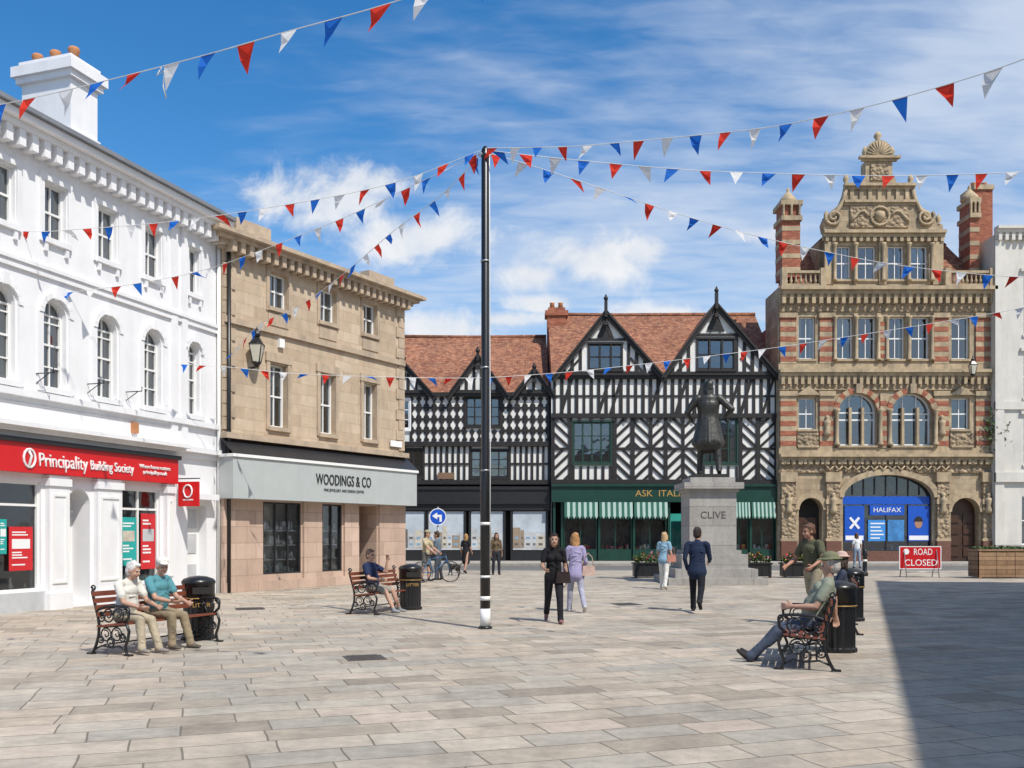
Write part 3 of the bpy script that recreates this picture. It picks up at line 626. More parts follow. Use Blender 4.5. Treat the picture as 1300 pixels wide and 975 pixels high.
for a,b in ((492,514),(538,597),(647,697)): patt_studs(A,X(a),X(b),z1+.18,z2-.1,max(2,int((b-a)/7)),.14)
A.beam('timber_frame',(X(538),(z1+z2)/2),(X(597),(z1+z2)/2),.12,OAK); A.beam('timber_frame',(X(647),(z1+z2)/2),(X(697),(z1+z2)/2),.12,OAK)
A.box('sign_plaque',X(556),X(577),-.12,-.06,z1+.25,z1+.6,M('plaque_brown',(.2,.12,.07),.6))
gable(A,X(480),X(548),X(514),z3+.05,Z(468),5,win=None,finial=.5,stud=.4); gable(A,X(573),X(641),X(607),z3+.05,Z(458),5,win=None,finial=.5,stud=.4)
gable(A,X(655),X(700),X(678),z3+.05,Z(475),5,win=None,finial=.3,stud=.4)
zr=EYE+(678-428)*57.4/FOC-.12
A.face('main_roof',[(xL,-.1,z3+.1),(xR,-.1,z3+.1),(xR,5,zr),(xL,5,zr)],TILE); A.face('main_roof',[(xL,5,zr),(xR,5,zr),(xR,10,z3),(xL,10,z3)],TILE)
A.tube('ridge_tiles',[(xL,5,zr+.03),(xR*.5,5,zr-.02),(xR,5,zr+.03)],.13,TILE,8)
A.face('gable_ends',[(xR,0,z3),(xR,5,zr-.05),(xR,10,z3)],PLAS)
cx=X(713)-.1; zc_=EYE+(678-403)*56.5/FOC-.12
for bb in ((cx-.55,cx+.55,3.6,4.6,zr-2.5,zc_,RBR),(cx-.68,cx+.68,3.5,4.7,zc_,zc_+.3,RBR),(cx-.5,cx+.5,3.65,4.55,zc_+.3,zc_+.5,RBR)): A.box('chimney',*bb)
for i in range(2): A.lathe('chimney_pots',[(.16,0),(.13,.3),(.16,.36)],ORNG,(cx-.25+.5*i,4.1,zc_+.5),10)
zf0=Z(648)
A.box('fascia',xL,xR,-.3,.02,Z(640),Z(622),BLKF); A.box('fascia',xL,xR,-.38,.02,Z(622),Z(618),BLKF); A.box('fascia',xL,xR,-.16,.02,zf0,Z(640),BLKF)
A.face('shop_back',[(xL,.5,0),(xR,.5,0),(xR,.5,zf0),(xL,.5,zf0)],DARK)
GB=M('graphic_blue',(.20,.32,.45),.6); GBR=M('graphic_brown',(.30,.23,.16),.6); GSK=M('graphic_sky',(.45,.50,.54),.6,var=.25,ns=1); GDK=M('graphic_dark',(.12,.11,.10),.6)
for i,(a,b) in enumerate(((496,540),(543,590),(597,640),(650,694))):
    xa,xb=X(a)+.05,X(b)-.05
    A.box('window_graphics',xa,xb,-.02,.03,.6,zf0-.05,SKYP)
    A.box('window_graphics',xa,xb,-.026,-.0205,1.55,zf0-.08,GSK)
    rr=random.Random(i+3); u=xa
    while u<xb-.2:
        w_=rr.uniform(.2,.5); w_=min(w_,xb-u); h_=1.1+rr.random()*.9
        A.box('window_graphics',u,u+w_-.02,-.034,-.027,.72,h_,rr.choice([CREAMC,GPAN,GBR,GBR,GDK,SKYP]))
        for q_ in range(2): A.box('window_graphics',u+w_*.2,u+w_*.7,-.038,-.0345,.85+q_*.35,.98+q_*.35,rr.choice([GB,GDK]))
        u+=w_
    A.box('shop_frames',X(a)-.08,X(a)+.03,-.1,.04,0,zf0,BLKF); A.box('shop_frames',X(b)-.03,X(b)+.08,-.1,.04,0,zf0,BLKF); A.box('shop_frames',X(a)+.03,X(b)-.03,-.08,.04,0,.55,BLKF)
A.done()

# ================================================================== ORNATE STONE BANK
A=Asm('ornate_stone_bank',((988-650)*51.5/FOC,51.5,.12))
X=A.u; Z=lambda py:A.z(1100,py); xL,xR=0,X(1260); ops=[]
SW=[(1014,1035),(1060,1083),(1089,1112),(1127,1149),(1157,1180),(1208,1231)]
for a,b in SW: A.win(ops,X(a),X(b),Z(456),Z(402),0,.28,cols=2,rows=2,sill=BUFFT,fw=.07,curtain=.9)
for a,b in ((1064,1113),(1131,1183)):
    A.win(ops,X(a),X(b),Z(566),Z(499),1,.35,cols=3,rows=2,fw=.09,curtain=1)
    A.arcband('arch_mouldings',X(a),X(b),Z(499),1,.3,BUFFT,pr=.14,m2=RBR); A.box('keystones',(X(a)+X(b))/2-.16,(X(a)+X(b))/2+.16,-.3,.02,Z(500),Z(488),BUFFT)
    for px in (a+16.5,b-16.5): A.box('window_mullions',X(px)-.07,X(px)+.07,.1,.3,Z(566),Z(517),BUFFT)
for a,b in ((1014,1036),(1208,1231)): A.win(ops,X(a),X(b),Z(545),Z(505),.0,.28,cols=2,rows=2,sill=BUFFT,fw=.07)
ga,gb=X(1070),X(1184); gt=Z(603)
ops.append((ga,gb,.55,gt,.5,.3))
A.shop(ga,gb,.55,gt,.3,1.2,44,[BLUE,WSG,BLUEL],BLKF,cols=4,dens=10,trans=Z(632),back=M('bank_back',(.06,.09,.17),.7,var=.3),shelves=False)
for i in range(1,8): A.box('shop_frames',ga+(gb-ga)*i/8-.03,ga+(gb-ga)*i/8+.03,.24,.297,Z(628),gt-.1,BLKF)
A.box('bank_signs',ga+.08,gb-.08,.22,.236,Z(640),Z(630),BLUE)
A.box('bank_signs',X(1106),X(1150),.20,.219,Z(654),Z(641),BLUE); A.text('bank_lettering','HALIFAX',X(1128),.19,Z(647.5),.36,WSG,width=1.5)
for a,b in ((1074,1099),(1155,1182)):
    A.box('bank_signs',X(a),X(b),.205,.236,Z(687),Z(642),BLUE)
    A.box('bank_signs',X(a)+.05,X(b)-.05,.198,.2045,Z(687)+.06,Z(680),WSG)
for sg in (1,-1): A.beam('bank_poster_cross',(X(1086.5)-.25,Z(664)-sg*.3),(X(1086.5)+.25,Z(664)+sg*.3),.12,WSG,y=.2,proud=.01)
PF=M('poster_face',(.38,.2,.13),.6)
A.poly('bank_poster_face',[(X(1168)+.21*math.cos(t*.4),Z(664)+.29*math.sin(t*.4)) for t in range(16)],.19,.204,PF)
A.poly('bank_poster_face',[(X(1168)+.24*math.cos(t*.35),Z(664)+.08+.29*math.sin(t*.35)) for t in range(10)],.185,.1895,DARK)
A.box('bank_posters',X(1104),X(1126),.225,.236,Z(687),Z(660),BLUEL); A.box('bank_posters',X(1129),X(1150),.225,.236,Z(687),Z(660),M('poster_deep',(.05,.2,.45),.5,var=.5))
for i in range(5): A.box('bank_posters',X(1107),X(1107+12+(i*5)%7),.218,.2245,Z(684)+i*.2,Z(684)+i*.2+.07,WSG)
da,db=X(1014),X(1044); ops.append((da,db,.0,Z(632),1,.6)); A.face('entrance',[(da,.6,0),(db,.6,0),(db,.6,Z(632)),(da,.6,Z(632))],DARK)
A.box('entrance',da+.15,db-.15,.5,.59,.1,2.4,DOORB); A.box('entrance',da+.4,db-.4,.48,.5,.4,2.1,SGL)
da,db=X(1207),X(1243); ops.append((da,db,.0,Z(632),1,.5)); A.face('oak_door',[(da,.5,0),(db,.5,0),(db,.5,Z(632)),(da,.5,Z(632))],DOORB)
for i in range(2):
    for j in range(4): A.box('oak_door',da+.12+i*(db-da)/2,da+(i+1)*(db-da)/2-.12,.44,.49,.25+j*.62,.75+j*.62,DOORB)
A.wall('walls',xL,xR,0,Z(365),ops,BUFF,rev=.3); A.shell('walls',xL,xR,0,Z(365),2.6,BUFF)
A.box('rear_wing',xL+.02,xR-.02,2.55,12,0,RIDGE-1.5,RBR)
for a,b,t,k in ((1014,1044,632,1),(1207,1243,632,1)): A.arcband('arch_mouldings',X(a),X(b),Z(t),k,.28,BUFFT,pr=.14)
A.arcband('arch_mouldings',ga,gb,gt,.5,.32,BUFFT,pr=.2,n=20,m2=BUFF)
A.box('granite_stall',ga-.1,gb+.1,-.2,.03,0,.55,GRAN)
for a,b in ((990,1010),(1047,1066),(1187,1204),(1245,1259)):
    A.box('granite_base',X(a),X(b),-.3,.03,0,1.1,GRAN); A.box('ground_piers',X(a)+.05,X(b)-.05,-.22,.03,1.1,Z(612),CARV); A.box('ground_piers',X(a)-.03,X(b)+.03,-.3,.03,Z(612),Z(600),BUFFT)
    A.box('ground_piers',X(a)-.02,X(b)+.02,-.28,.03,1.1,1.25,BUFFT); A.box('ground_piers',X(a)-.01,X(b)+.01,-.27,.03,Z(640),Z(634),BUFFT)
A.box('frieze',xL,xR,-.12,.03,Z(600),Z(588),CARV)
A.cornice('cornice',xL,xR,Z(588),Z(577),.5,BUFFT,n=3,ret=False,dent=.3)
A.cornice('cornice',xL,xR,Z(486),Z(470),.45,BUFFT,n=4,dent=.35); A.box('frieze',xL,xR,-.1,.03,Z(396),Z(384),CARV)
A.box('frieze',xL,xR,-.12,.03,Z(496)+.02,Z(486),CARV)
A.box('frieze',xL,xR,-.08,.03,Z(470)+.0,Z(462),BUFFT)
A.cornice('cornice',xL,xR,Z(384),Z(366),.6,BUFFT,n=4,dent=.4)
A.box('plinth_band',xL,xR,-.16,.03,Z(577),Z(569),BUFFT)
def banded(x0,x1,z0,z1,pr=.1,st=.27):
    A.box('banded_piers',x0,x1,-pr,.03,z0,z1,BUFFT); z=z0+.12
    while z+st<z1-.05:
        A.box('brick_bands',x0-.004,x1+.004,-pr-.012,.02,z,z+st,RBR); z+=st*2
for a,b in ((990,1010),(1040,1058),(1185,1203),(1238,1258)):
    banded(X(a),X(b),Z(462),Z(398)); banded(X(a),X(b),Z(569),Z(498),.12)
    A.box('pier_caps',X(a)-.06,X(b)+.06,-.2,.02,Z(404),Z(398),BUFFT); A.box('pier_caps',X(a)-.06,X(b)+.06,-.22,.02,Z(503),Z(497),BUFFT)
banded(X(1116),X(1124),Z(569),Z(500),.2)
for px in (1083.5,1112.5,1149.5):
    A.box('mullion_piers',X(px),X(px+5),-.09,.03,Z(458),Z(398),BUFFT)
banded(X(1114),X(1125.5),Z(458),Z(400),.12,.22)
for a,b in ((1064,1113),(1131,1183),(1014,1036),(1208,1231)):
    A.cornice('aprons',X(a)-.1,X(b)+.1,Z(571),Z(566),.25,BUFFT,n=2)
for a,b in ((1014,1036),(1208,1231)):
    A.box('carved_panels',X(a)-.1,X(b)+.1,-.1,.02,Z(566),Z(550),CARV); A.poly('pediments',[(X(a)-.2,Z(502)),(X(b)+.2,Z(502)),((X(a)+X(b))/2,Z(491))],-.22,.02,BUFFT)
for px in (1059,1086,1114,1125,1153,1182):
    A.lathe('colonnettes',[(.14,0),(.14,.1),(.09,.15),(.085,Z(402)-Z(458)-.2),(.14,Z(402)-Z(458)-.1),(.15,Z(402)-Z(458))],BUFFT,(X(px),-.16,Z(458)),10)
for px in (1061,1116,1128,1186):
    hh=Z(520)-Z(566); A.lathe('colonnettes',[(.17,0),(.17,.12),(.11,.2),(.1,hh-.25),(.17,hh-.1),(.19,hh)],BUFFT,(X(px),-.2,Z(566)),10)
for i in range(14):
    x=X(1052)+(X(1198)-X(1052))*i/13; A.tube('festoons',[(x-.2,-.2,Z(592)),(x,-.24,Z(597)),(x+.2,-.2,Z(592))],.05,BUFFT)
# carved figures standing in the pier niches
for px,py in ((1000,640),(1056,640),(1195,640),(1252,640),(1049,542),(1194,542)):
    c=(X(px),-.26 if py>600 else -.16,Z(py)); A.lathe('carved_figures',[(.16,-.5),(.22,-.35),(.13,-.1),(.19,.15),(.2,.3),(.07,.36),(.12,.46),(.11,.56),(.03,.62)],BUFFT,c,10)
def balus(x0,x1,z0,h,y=-.3):
    A.box('balustrade',x0,x1,y-.1,y+.12,z0,z0+h*.18,BUFFT); A.box('balustrade',x0,x1,y-.13,y+.15,z0+h*.84,z0+h,BUFFT)
    n=int((x1-x0)/.24)
    for i in range(n):
        A.lathe('balustrade',[(.05,0),(.09,h*.2),(.04,h*.4),(.07,h*.6),(.06,h*.66)],BUFFT,(x0+(i+.5)*(x1-x0)/n,y,z0+h*.18),8)
    for x in (x0,x1): A.box('balustrade',x-.15,x+.15,y-.18,y+.2,z0,z0+h*1.15,BUFFT)
balus(X(993),X(1042),Z(366),Z(346)-Z(366)); balus(X(1199),X(1255),Z(366),Z(346)-Z(366))
ops=[]
for a,b in ((1060,1080),(1089,1112),(1127,1148),(1156,1178)): A.win(ops,X(a),X(b),Z(355),Z(312),0,.25,cols=2,rows=2,fw=.07,sill=BUFFT,curtain=.9)
A.wall('gable_wall',X(1046),X(1196),Z(365),Z(300),ops,BUFF,rev=.25)
A.box('gable_return',X(1046),X(1196),.85,3,Z(366),Z(300),BUFF)
for a,b in ((1046,1057),(1083,1086.5),(1115,1124),(1151,1153.5),(1183,1196)): A.box('mullion_piers',X(a),X(b),-.16,.03,Z(362),Z(308),BUFFT)
for px in (1058,1084.5,1119.5,1152,1181): A.lathe('colonnettes',[(.13,0),(.13,.1),(.09,.15),(.085,1.85),(.14,1.95),(.15,2.05)],BUFFT,(X(px),-.24,Z(358)),10)
A.cornice('gable_cornice',X(1044),X(1198),Z(306),Z(294),.4,BUFFT,n=3,dent=.35)
g=[(1046,294),(1196,294),(1196,286),(1188,283),(1184,272),(1172,266),(1163,258),(1158,246),(1156,236),(1074,236),(1072,246),(1067,258),(1058,266),(1048,274),(1044,284)]
A.poly('dutch_gable',[(X(a),Z(b)) for a,b in g],-.1,.5,BUFF)
A.box('dutch_gable_panel',X(1078),X(1152),-.2,-.05,Z(290),Z(262),CARV)
A.tube('gable_shield',[(X(1115)+.5*math.cos(t*.42),-.24,Z(276)+.5*math.sin(t*.42)) for t in range(15)],.07,BUFFT,closed=True); A.lathe('gable_shield',[(.05,-.3),(.28,-.1),(.28,.2),(.05,.3)],BUFFT,(X(1115),-.18,Z(276)),10)
for sx in (-1,1): A.tube('gable_garland',[(X(1115)+sx*(.6+.25*t),-.23,Z(276)+.3*math.sin(t*1.1)) for t in range(5)],.08,BUFFT)
A.cornice('gable_cornice',X(1070),X(1160),Z(262),Z(256),.25,BUFFT,y=-.08,n=2); A.cornice('gable_cornice',X(1070),X(1160),Z(242),Z(235),.3,BUFFT,y=-.08,n=2)
for px in (1080,1092,1103,1115,1127,1138,1150): A.box('niche_piers',X(px)-.1,X(px)+.1,-.2,-.05,Z(256),Z(242),BUFFT)
for sx,px,r0 in ((1,1057,.5),(-1,1173,.5)):
    c=(X(px),-.18,Z(277)); A.tube('scrolls',[(c[0]+sx*(r0*(1-t/26))*math.cos(t*.45+2.5),-.2,c[2]+r0*(1-t/26)*math.sin(t*.45+2.5)) for t in range(24)],.085,BUFFT)
    A.tube('scrolls',[(X(px)-sx*.45,-.15,Z(283)),(X(px)+sx*.25,-.15,Z(268)),(X(px)+sx*.55,-.15,Z(255)),(X(px)+sx*.7,-.15,Z(240))],.12,BUFFT)
g=[(1092,235),(1138,235),(1136,228),(1132,222),(1132,205),(1098,205),(1098,222),(1094,228)]
A.poly('aedicule',[(X(a),Z(b)) for a,b in g],-.1,.6,BUFF)
A.box('aedicule',X(1104),X(1126),-.18,-.05,Z(230),Z(210),CARV)
A.cornice('aedicule',X(1095),X(1135),Z(206),Z(200),.25,BUFFT,y=-.08,n=2,ret=True)
A.poly('shell_crest',[(X(1115)+.8*math.cos(t*math.pi/12),Z(200)+.9*math.sin(t*math.pi/12)) for t in range(13)],-.15,.4,BUFFT)
for t in range(1,12): A.tube('shell_crest',[(X(1115),-.17,Z(199)),(X(1115)+.72*math.cos(t*math.pi/12),-.17,Z(200)+.82*math.sin(t*math.pi/12))],.045,BUFFT)
A.lathe('finial',[(.22,0),(.1,.12),(.22,.3),(.14,.45),(.05,.55)],BUFFT,(X(1115),.1,Z(179)),10)
for px in (1098,1132,1074,1156,1050,1191): 
    zz=Z(200) if px in(1098,1132) else (Z(235) if px in (1074,1156) else Z(286)); A.lathe('urns',[(.14,0),(.07,.1),(.17,.28),(.12,.45),(.03,.6)],BUFFT,(X(px),0,zz),10)
def turret(pa,pb,pt,pbz,yy,mat):
    a,b=X(pa),X(pb); c=(a+b)/2; w=(b-a)/2; zt=Z(pt); z0=Z(pbz)
    A.box('turrets',c-w*.85,c+w*.85,yy,yy+1.3,z0,zt-1.2,mat)
    zz=z0+.3
    while zz<zt-1.5: A.box('turret_bands',c-w*.87,c+w*.87,yy-.02,yy+1.32,zz,zz+.25,BUFFT); zz+=.75
    A.box('turrets',c-w,c+w,yy-.15,yy+1.45,zt-1.2,zt-.95,BUFFT); A.box('turrets',c-w*.8,c+w*.8,yy+.05,yy+1.25,zt-.95,zt-.35,mat); A.box('turrets',c-w*1.05,c+w*1.05,yy-.15,yy+1.45,zt-.35,zt-.1,BUFFT)
    for sx in (-1,0,1): A.lathe('turret_colonnettes',[(.1,0),(.07,.1),(.07,.5),(.11,.6)],BUFFT,(c+sx*w*.75,yy-.05,zt-.95),8)
    A.lathe('turret_urns',[(.42,0),(.5,.12),(.42,.3),(.2,.55),(.08,.7),(.1,.8),(.02,.95)],BUFFT,(c,yy+.6,zt-.1),10)
turret(993,1020,250,350,.3,RBR); turret(1236,1250,245,350,.5,RBR)
A.face('roof',[(.1,.4,Z(362)),(X(1046),.4,Z(362)),(X(1046),2.6,Z(362)+2.6),(1.1,2.6,Z(362)+2.6)],TILE)
A.face('roof',[(X(1196),.4,Z(362)),(xR,.4,Z(362)),(xR-1.8,2.6,Z(362)+3.4),(X(1196),2.6,Z(362)+3.4)],TILE)
A.face('roof',[(X(1046),.5,Z(294)-.2),(X(1121),.5,Z(236)-.3),(X(1121),4,Z(236)-.3),(X(1046),4,Z(294)-.2)],TILE)
A.face('roof',[(X(1196)+.5,.5,Z(300)-.3),(X(1121),.5,Z(236)-.3),(X(1121),4,Z(236)-.3),(X(1196)+.5,4,Z(300)-.3)],TILE)
A.box('brick_chimney',X(1254),X(1278),1.5,3,Z(360),Z(228),RBR); A.box('brick_chimney',X(1253),X(1279),1.4,3.1,Z(228),Z(222),BUFFT)
for i in range(2): A.lathe('chimney_pots',[(.17,0),(.14,.3),(.17,.36)],ORNG,(X(1261)+.6*i,2.2,Z(222)),10)
for i in range(26):
    x=xL+.3+(xR-xL-.6)*i/25; A.lathe('corbels',[(.05,0),(.13,.12),(.15,.3)],BUFFT,(x,-.2,Z(591)),8)
A.tube('downpipe',[(xR-.08,-.25,.1),(xR-.08,-.25,Z(370))],.07,BLK,8)
for i in range(420):
    cx_=xR+.05+R.gauss(0,.33); cz_=Z(547)+R.gauss(0,.55); s_=R.uniform(.05,.11); c=Vector((cx_,-.4+R.gauss(0,.1),cz_)); a=Vector((R.gauss(0,1),R.gauss(0,.5),R.gauss(0,1))).normalized(); b=a.cross(Vector((R.gauss(0,1),R.gauss(0,1),R.gauss(0,1)))).normalized()
    A.face('wall_creeper',[c-a*s_,c-b*s_*.6,c+a*s_,c+b*s_*.6],LEAF)
A.done()

A=Asm('cream_town_building',((1262-650)*51/FOC,51,.12))
X=A.u; Z=lambda py:A.z(1280,py); xL,xR=0.02,9.5; ops=[]
for k in range(3):
    c=2.1+k*2.7
    A.win(ops,c-.5,c+.5,Z(425),Z(350),0,.2,cols=2,rows=4,sill=STUC2); A.win(ops,c-.5,c+.5,Z(590),Z(530),0,.2,cols=2,rows=4,sill=STUC2)
    A.win(ops,c-.5,c+.5,Z(505),Z(450),0,.2,cols=2,rows=4,sill=STUC2)
    A.win(ops,c-.6,c+.6,.9,Z(630),0,.25,cols=2,rows=2,sill=STUC2)
    for zz in (Z(345),Z(446),Z(526)): A.box('window_heads',c-.7,c+.7,-.15,.02,zz,zz+.18,STUC2)
A.wall('walls',xL,xR,0,Z(300),ops,STUC2); A.shell('walls',xL,xR,0,Z(298),10,STUC2)
A.cornice('cornice',xL,xR,Z(304),Z(289),.45,STUC2,n=4,dent=.35); A.box('string',xL,xR,-.12,.02,Z(520),Z(510),STUC2); A.box('string',xL,xR,-.2,.02,Z(612),Z(600),STUC2)
A.box('pilaster',xL,.5,-.1,.02,0,Z(305),STUC2); A.box('ground_plinth',xL,xR,-.14,.02,0,.9,GREYST)
A.done()

# stone market hall standing just outside the view on the right (its shadow falls across the square)
dx,dy=8.5,22.75
HMH=10.2
A=Asm('old_market_hall',(17.3,25.75,0),math.atan2(-dy,-dx))
ops=[]; 
for i in range(8):
    c=2.2+i*4.2; ops.append((c-1.2,c+1.2,.3,3.9,1,.4)); A.face('arcade_dark',[(c-1.2,.4,.3),(c+1.2,.4,.3),(c+1.2,.4,3.9),(c-1.2,.4,3.9)],DARK); A.arcband('arch_mouldings',c-1.2,c+1.2,3.9,1,.25,SANDP)
    A.win(ops,c-.9,c+.9,5.4,7.4,0,.25,cols=3,rows=2,sill=SANDP,fm=SANDP)
A.wall('walls',0,36,0,HMH-.4,ops,SAND); A.shell('walls',0,36,0,HMH-.4,9,SAND)
A.box('parapet',-.1,36.1,-.15,.4,HMH-.4,HMH,SANDP); A.box('string',0,36,-.12,.03,4.6,4.8,SANDP)
A.face('roof',[(0,.4,HMH-.5),(36,.4,HMH-.5),(36,4.5,HMH+1.6),(0,4.5,HMH+1.6)],SLATE); A.face('roof',[(0,4.5,HMH+1.6),(36,4.5,HMH+1.6),(36,9,HMH-.5),(0,9,HMH-.5)],SLATE)
A.done()

# ================================================================== STREET FURNITURE
def bench(loc,rot,L=1.8):
    A=Asm('park_bench',loc,rot); h=L/2
    for x in (-h,h):
        P=lambda pts:[(x,a,b) for a,b in pts]
        A.tube('iron_end',P([(-.30,.0),(-.27,.03),(-.25,.12),(-.29,.22),(-.31,.32),(-.27,.41),(-.22,.43)]),.02,BLK)
        A.tube('iron_end',P([(.34,.0),(.30,.03),(.25,.13),(.21,.25),(.2,.38),(.22,.5),(.27,.66),(.32,.82),(.30,.88)]),.021,BLK)
        A.tube('iron_end',P([(-.27,.41),(-.1,.39),(.1,.375),(.21,.38)]),.02,BLK)
        A.tube('iron_end',P([(-.22,.43),(-.30,.5),(-.31,.59),(-.25,.645),(-.1,.65),(.08,.64),(.2,.6),(.25,.58)]),.02,BLK)
        def ring(cy,cz,r,a0=0,turn=2*math.pi,sh=0,rr=.011):
            n=16; A.tube('iron_scrolls',P([(cy+r*(1-sh*i/n)*math.cos(a0+turn*i/n),cz+r*(1-sh*i/n)*math.sin(a0+turn*i/n)) for i in range(n+1)]),rr,BLK,5)
        for (cy,cz,rr_) in ((-.13,.53,.085),(.04,.52,.085),(.16,.5,.06),(-.1,.28,.085),(.08,.27,.085),(.0,.17,.06),(-.2,.24,.05),(.17,.2,.045)):
            ring(cy,cz,rr_); ring(cy,cz,rr_*.7,1.0,5.5,.75,.009)
        ring(-.28,.6,.05,0,7,.6); ring(.3,.88,.04,0,7,.5)
        A.tube('iron_scrolls',P([(-.27,.06),(-.15,.12),(0,.1),(.15,.12),(.29,.06)]),.013,BLK)
        A.box('iron_feet',x-.03,x+.03,-.36,-.25,0,.025,BLK); A.box('iron_feet',x-.03,x+.03,.28,.39,0,.025,BLK)
    for i in range(6):
        y=-.255+i*.082; A.box('seat_slats',-h-.03,h+.03,y,y+.06,.405+(-.008*i),.43+(-.008*i),WOOD)
    for i in range(4):
        z=.50+i*.09; y=.20+.33*(z-.45); A.box('back_slats',-h-.03,h+.03,y-.03,y-.008,z,z+.065,WOOD)
    A.tube('stretcher',[(-h,.12,.13),(h,.12,.13)],.012,BLK)
    A.done()
def W2(loc,rot,x,y,z=0):
    return Vector((loc[0]+x*math.cos(rot)-y*math.sin(rot),loc[1]+x*math.sin(rot)+y*math.cos(rot),z))
rB=math.radians(68.3); rC=math.radians(-107.5)
bL=(-4.97,13.33,0); bM=(-2.62,19.6,0); bR=(3.72,11.95,0); bR2=(5.45,15.9,0)
bench(bL,rB); bench(bM,rB); bench(bR,rC); bench(bR2,rC)
def bin_(loc,rot):
    A=Asm('litter_bin',loc,rot)
    A.lathe('body',[(.25,0),(.25,.05),(.225,.07),(.225,.6),(.245,.62),(.245,.66)],BLK,n=40,smooth=False,flute=.05)
    A.lathe('hood',[(.24,.66),(.24,.84),(.25,.85),(.25,.88),(.22,.92),(.12,.955),(.0,.97)],BLK,n=28)
    A.lathe('gold_band',[(.2465,.625),(.2465,.637)],GOLD,n=40)
    for k in range(2):
        A.box('opening',-.13,.13,-.243 if k==0 else .225,-.225 if k==0 else .243,.7,.8,DARK)
    A.text('lettering','LITTER',0,-.236,.53,.085,GOLD,width=.26,ext=.003)
    A.done()
bin_((surv(252,678,14.4).x,14.4,0),.5); bin_((surv(521,678,19.9).x-.02,20.1,0),.3); bin_((surv(1064,678,12.9).x,12.9,0),-.9); bin_((surv(1080,678,17.5).x,17.5,0),-.5)
A=Asm('striped_flag_pole',(surv(616,678,16).x,16,0))
A.lathe('pole',[(.085,0),(.085,2.6),(.07,2.65),(.065,8.1),(.03,8.16)],BLK,n=14)
for a,b in ((.05,.34),(.48,.55),(.86,.90),(1.75,1.80)): A.lathe('white_bands',[(.088,a),(.088,b)],WP,n=14)
A.lathe('base',[(.12,0),(.12,.03),(.09,.05)],BLK,n=14)
for z in (2.66,4.4,6.2): A.lathe('straps',[(.079,z),(.079,z+.03)],STEEL,n=14)
A.tube('cable',[(.08,-.03,1.0),(.085,-.03,3),(.078,-.03,5.5),(.072,-.03,8)],.009,ROPE,5)
for i in range(8): A.tube('rope_hooks',[(.0,0,8.0),(.12*math.cos(i*.8),.12*math.sin(i*.8),8.02)],.01,STEEL)
A.done()
def catm(P,n=14):
    out=[]; Q=[P[0]*2-P[1]]+P+[P[-1]*2-P[-2]]
    for i in range(1,len(Q)-2):
        for j in range(n):
            t=j/n; a,b,c,d=Q[i-1],Q[i],Q[i+1],Q[i+2]
            out.append(.5*((2*b)+(c-a)*t+(2*a-5*b+4*c-d)*t*t+(3*b-a-3*c+d)*t**3))
    out.append(P[-1]); return out
lines=[
 [(-90,150,12),(0,133,11),(95,112,10.5),(245,74,9.8),(365,40,9.3),(495,4,8.9),(640,-45,8.5)],
 [(613,190,16),(500,232,16.6),(375,258,17.3),(220,281,18.3),(100,291,19),(50,294,19.3),(-5,292,19.6)],
 [(613,192,16),(540,228,16.8),(440,275,17.8),(320,322,19),(250,345,20),(160,362,20.6),(45,376,20.5)],
 [(613,194,16),(560,248,17.2),(500,293,18.5),(455,332,19.8),(410,368,21),(370,394,22),(330,412,23),(292,452,24.6)],
 [(222,462,23),(290,466,24),(390,475,24),(580,480,24.5),(700,474,25),(800,464,25),(900,452,25),(1000,439,25),(1200,408,24),(1310,388,23.5),(1420,360,23)],
 [(613,188,16),(720,186,14.8),(830,177,13.6),(965,163,12.2),(1050,147,11.4),(1130,128,10.7),(1230,99,10),(1300,75,9.5),(1400,35,9)],
 [(613,190,16),(700,200,16),(850,214,16),(950,219,16),(1100,223,16),(1200,222,16),(1310,217,16),(1420,205,16)],
 [(613,192,16),(690,215,16.6),(790,248,17.3),(850,268,17.8),(910,286,18.2),(970,302,18.6),(1050,320,19),(1130,335,19),(1220,346,19),(1310,352,19),(1420,350,19)]]
for li,l in enumerate(lines):
    P=catm([surv(*q) for q in l]); A=Asm('bunting',(0,0,0)); A.tube('rope',P,.007,ROPE,4)
    acc=.25; c=R.randint(0,2); sp=.52
    for i in range(len(P)-1):
        seg=(P[i+1]-P[i]).length
        while acc<seg:
            p=P[i].lerp(P[i+1],acc/seg); d=(P[i+1]-P[i]).normalized(); w=R.uniform(.095,.118)
            dn=(Vector((R.gauss(0,.32)-.1,R.gauss(.05,.35),-1))).normalized()
            if R.random()<.12: dn=Vector((R.uniform(-.8,.8),.2,-.3)).normalized()
            tip=p+dn*R.uniform(.25,.30); nrm=d.cross(dn).normalized()
            a=p-d*w; b=p+d*w; cv=R.uniform(-.045,.045); m1=a.lerp(tip,.5)+nrm*cv; m2=b.lerp(tip,.5)+nrm*cv*.3; mt=FLAG[c%3]; c+=1
            mid=p.lerp(tip,.35)-nrm*cv*.7
            A.face('flags',[a,p,mid],mt); A.face('flags',[p,b,mid],mt); A.face('flags',[a,mid,m1],mt); A.face('flags',[b,m2,mid],mt); A.face('flags',[m1,mid,m2],mt); A.face('flags',[m1,m2,tip],mt)
            acc+=sp*R.uniform(.92,1.08)
        acc-=seg
    if li==0:
        q=surv(205,86,10); A.tube('loose_cord',[q,q+Vector((-.05,0,-.08)),q+Vector((.03,0,-.03)),q+Vector((.02,0,-.2)),q+Vector((.05,0,-.32))],.008,ROPE,4)
    A.done()
A=Asm('direction_sign',(surv(556,678,33).x,33,0))
A.tube('post',[(0,0,0),(0,0,2.55)],.038,STEEL,10)
n=28; A.poly('disc',[(.3*math.cos(2*math.pi*i/n),2.2+.3*math.sin(2*math.pi*i/n)) for i in range(n)],-.07,-.05,BSIGN)
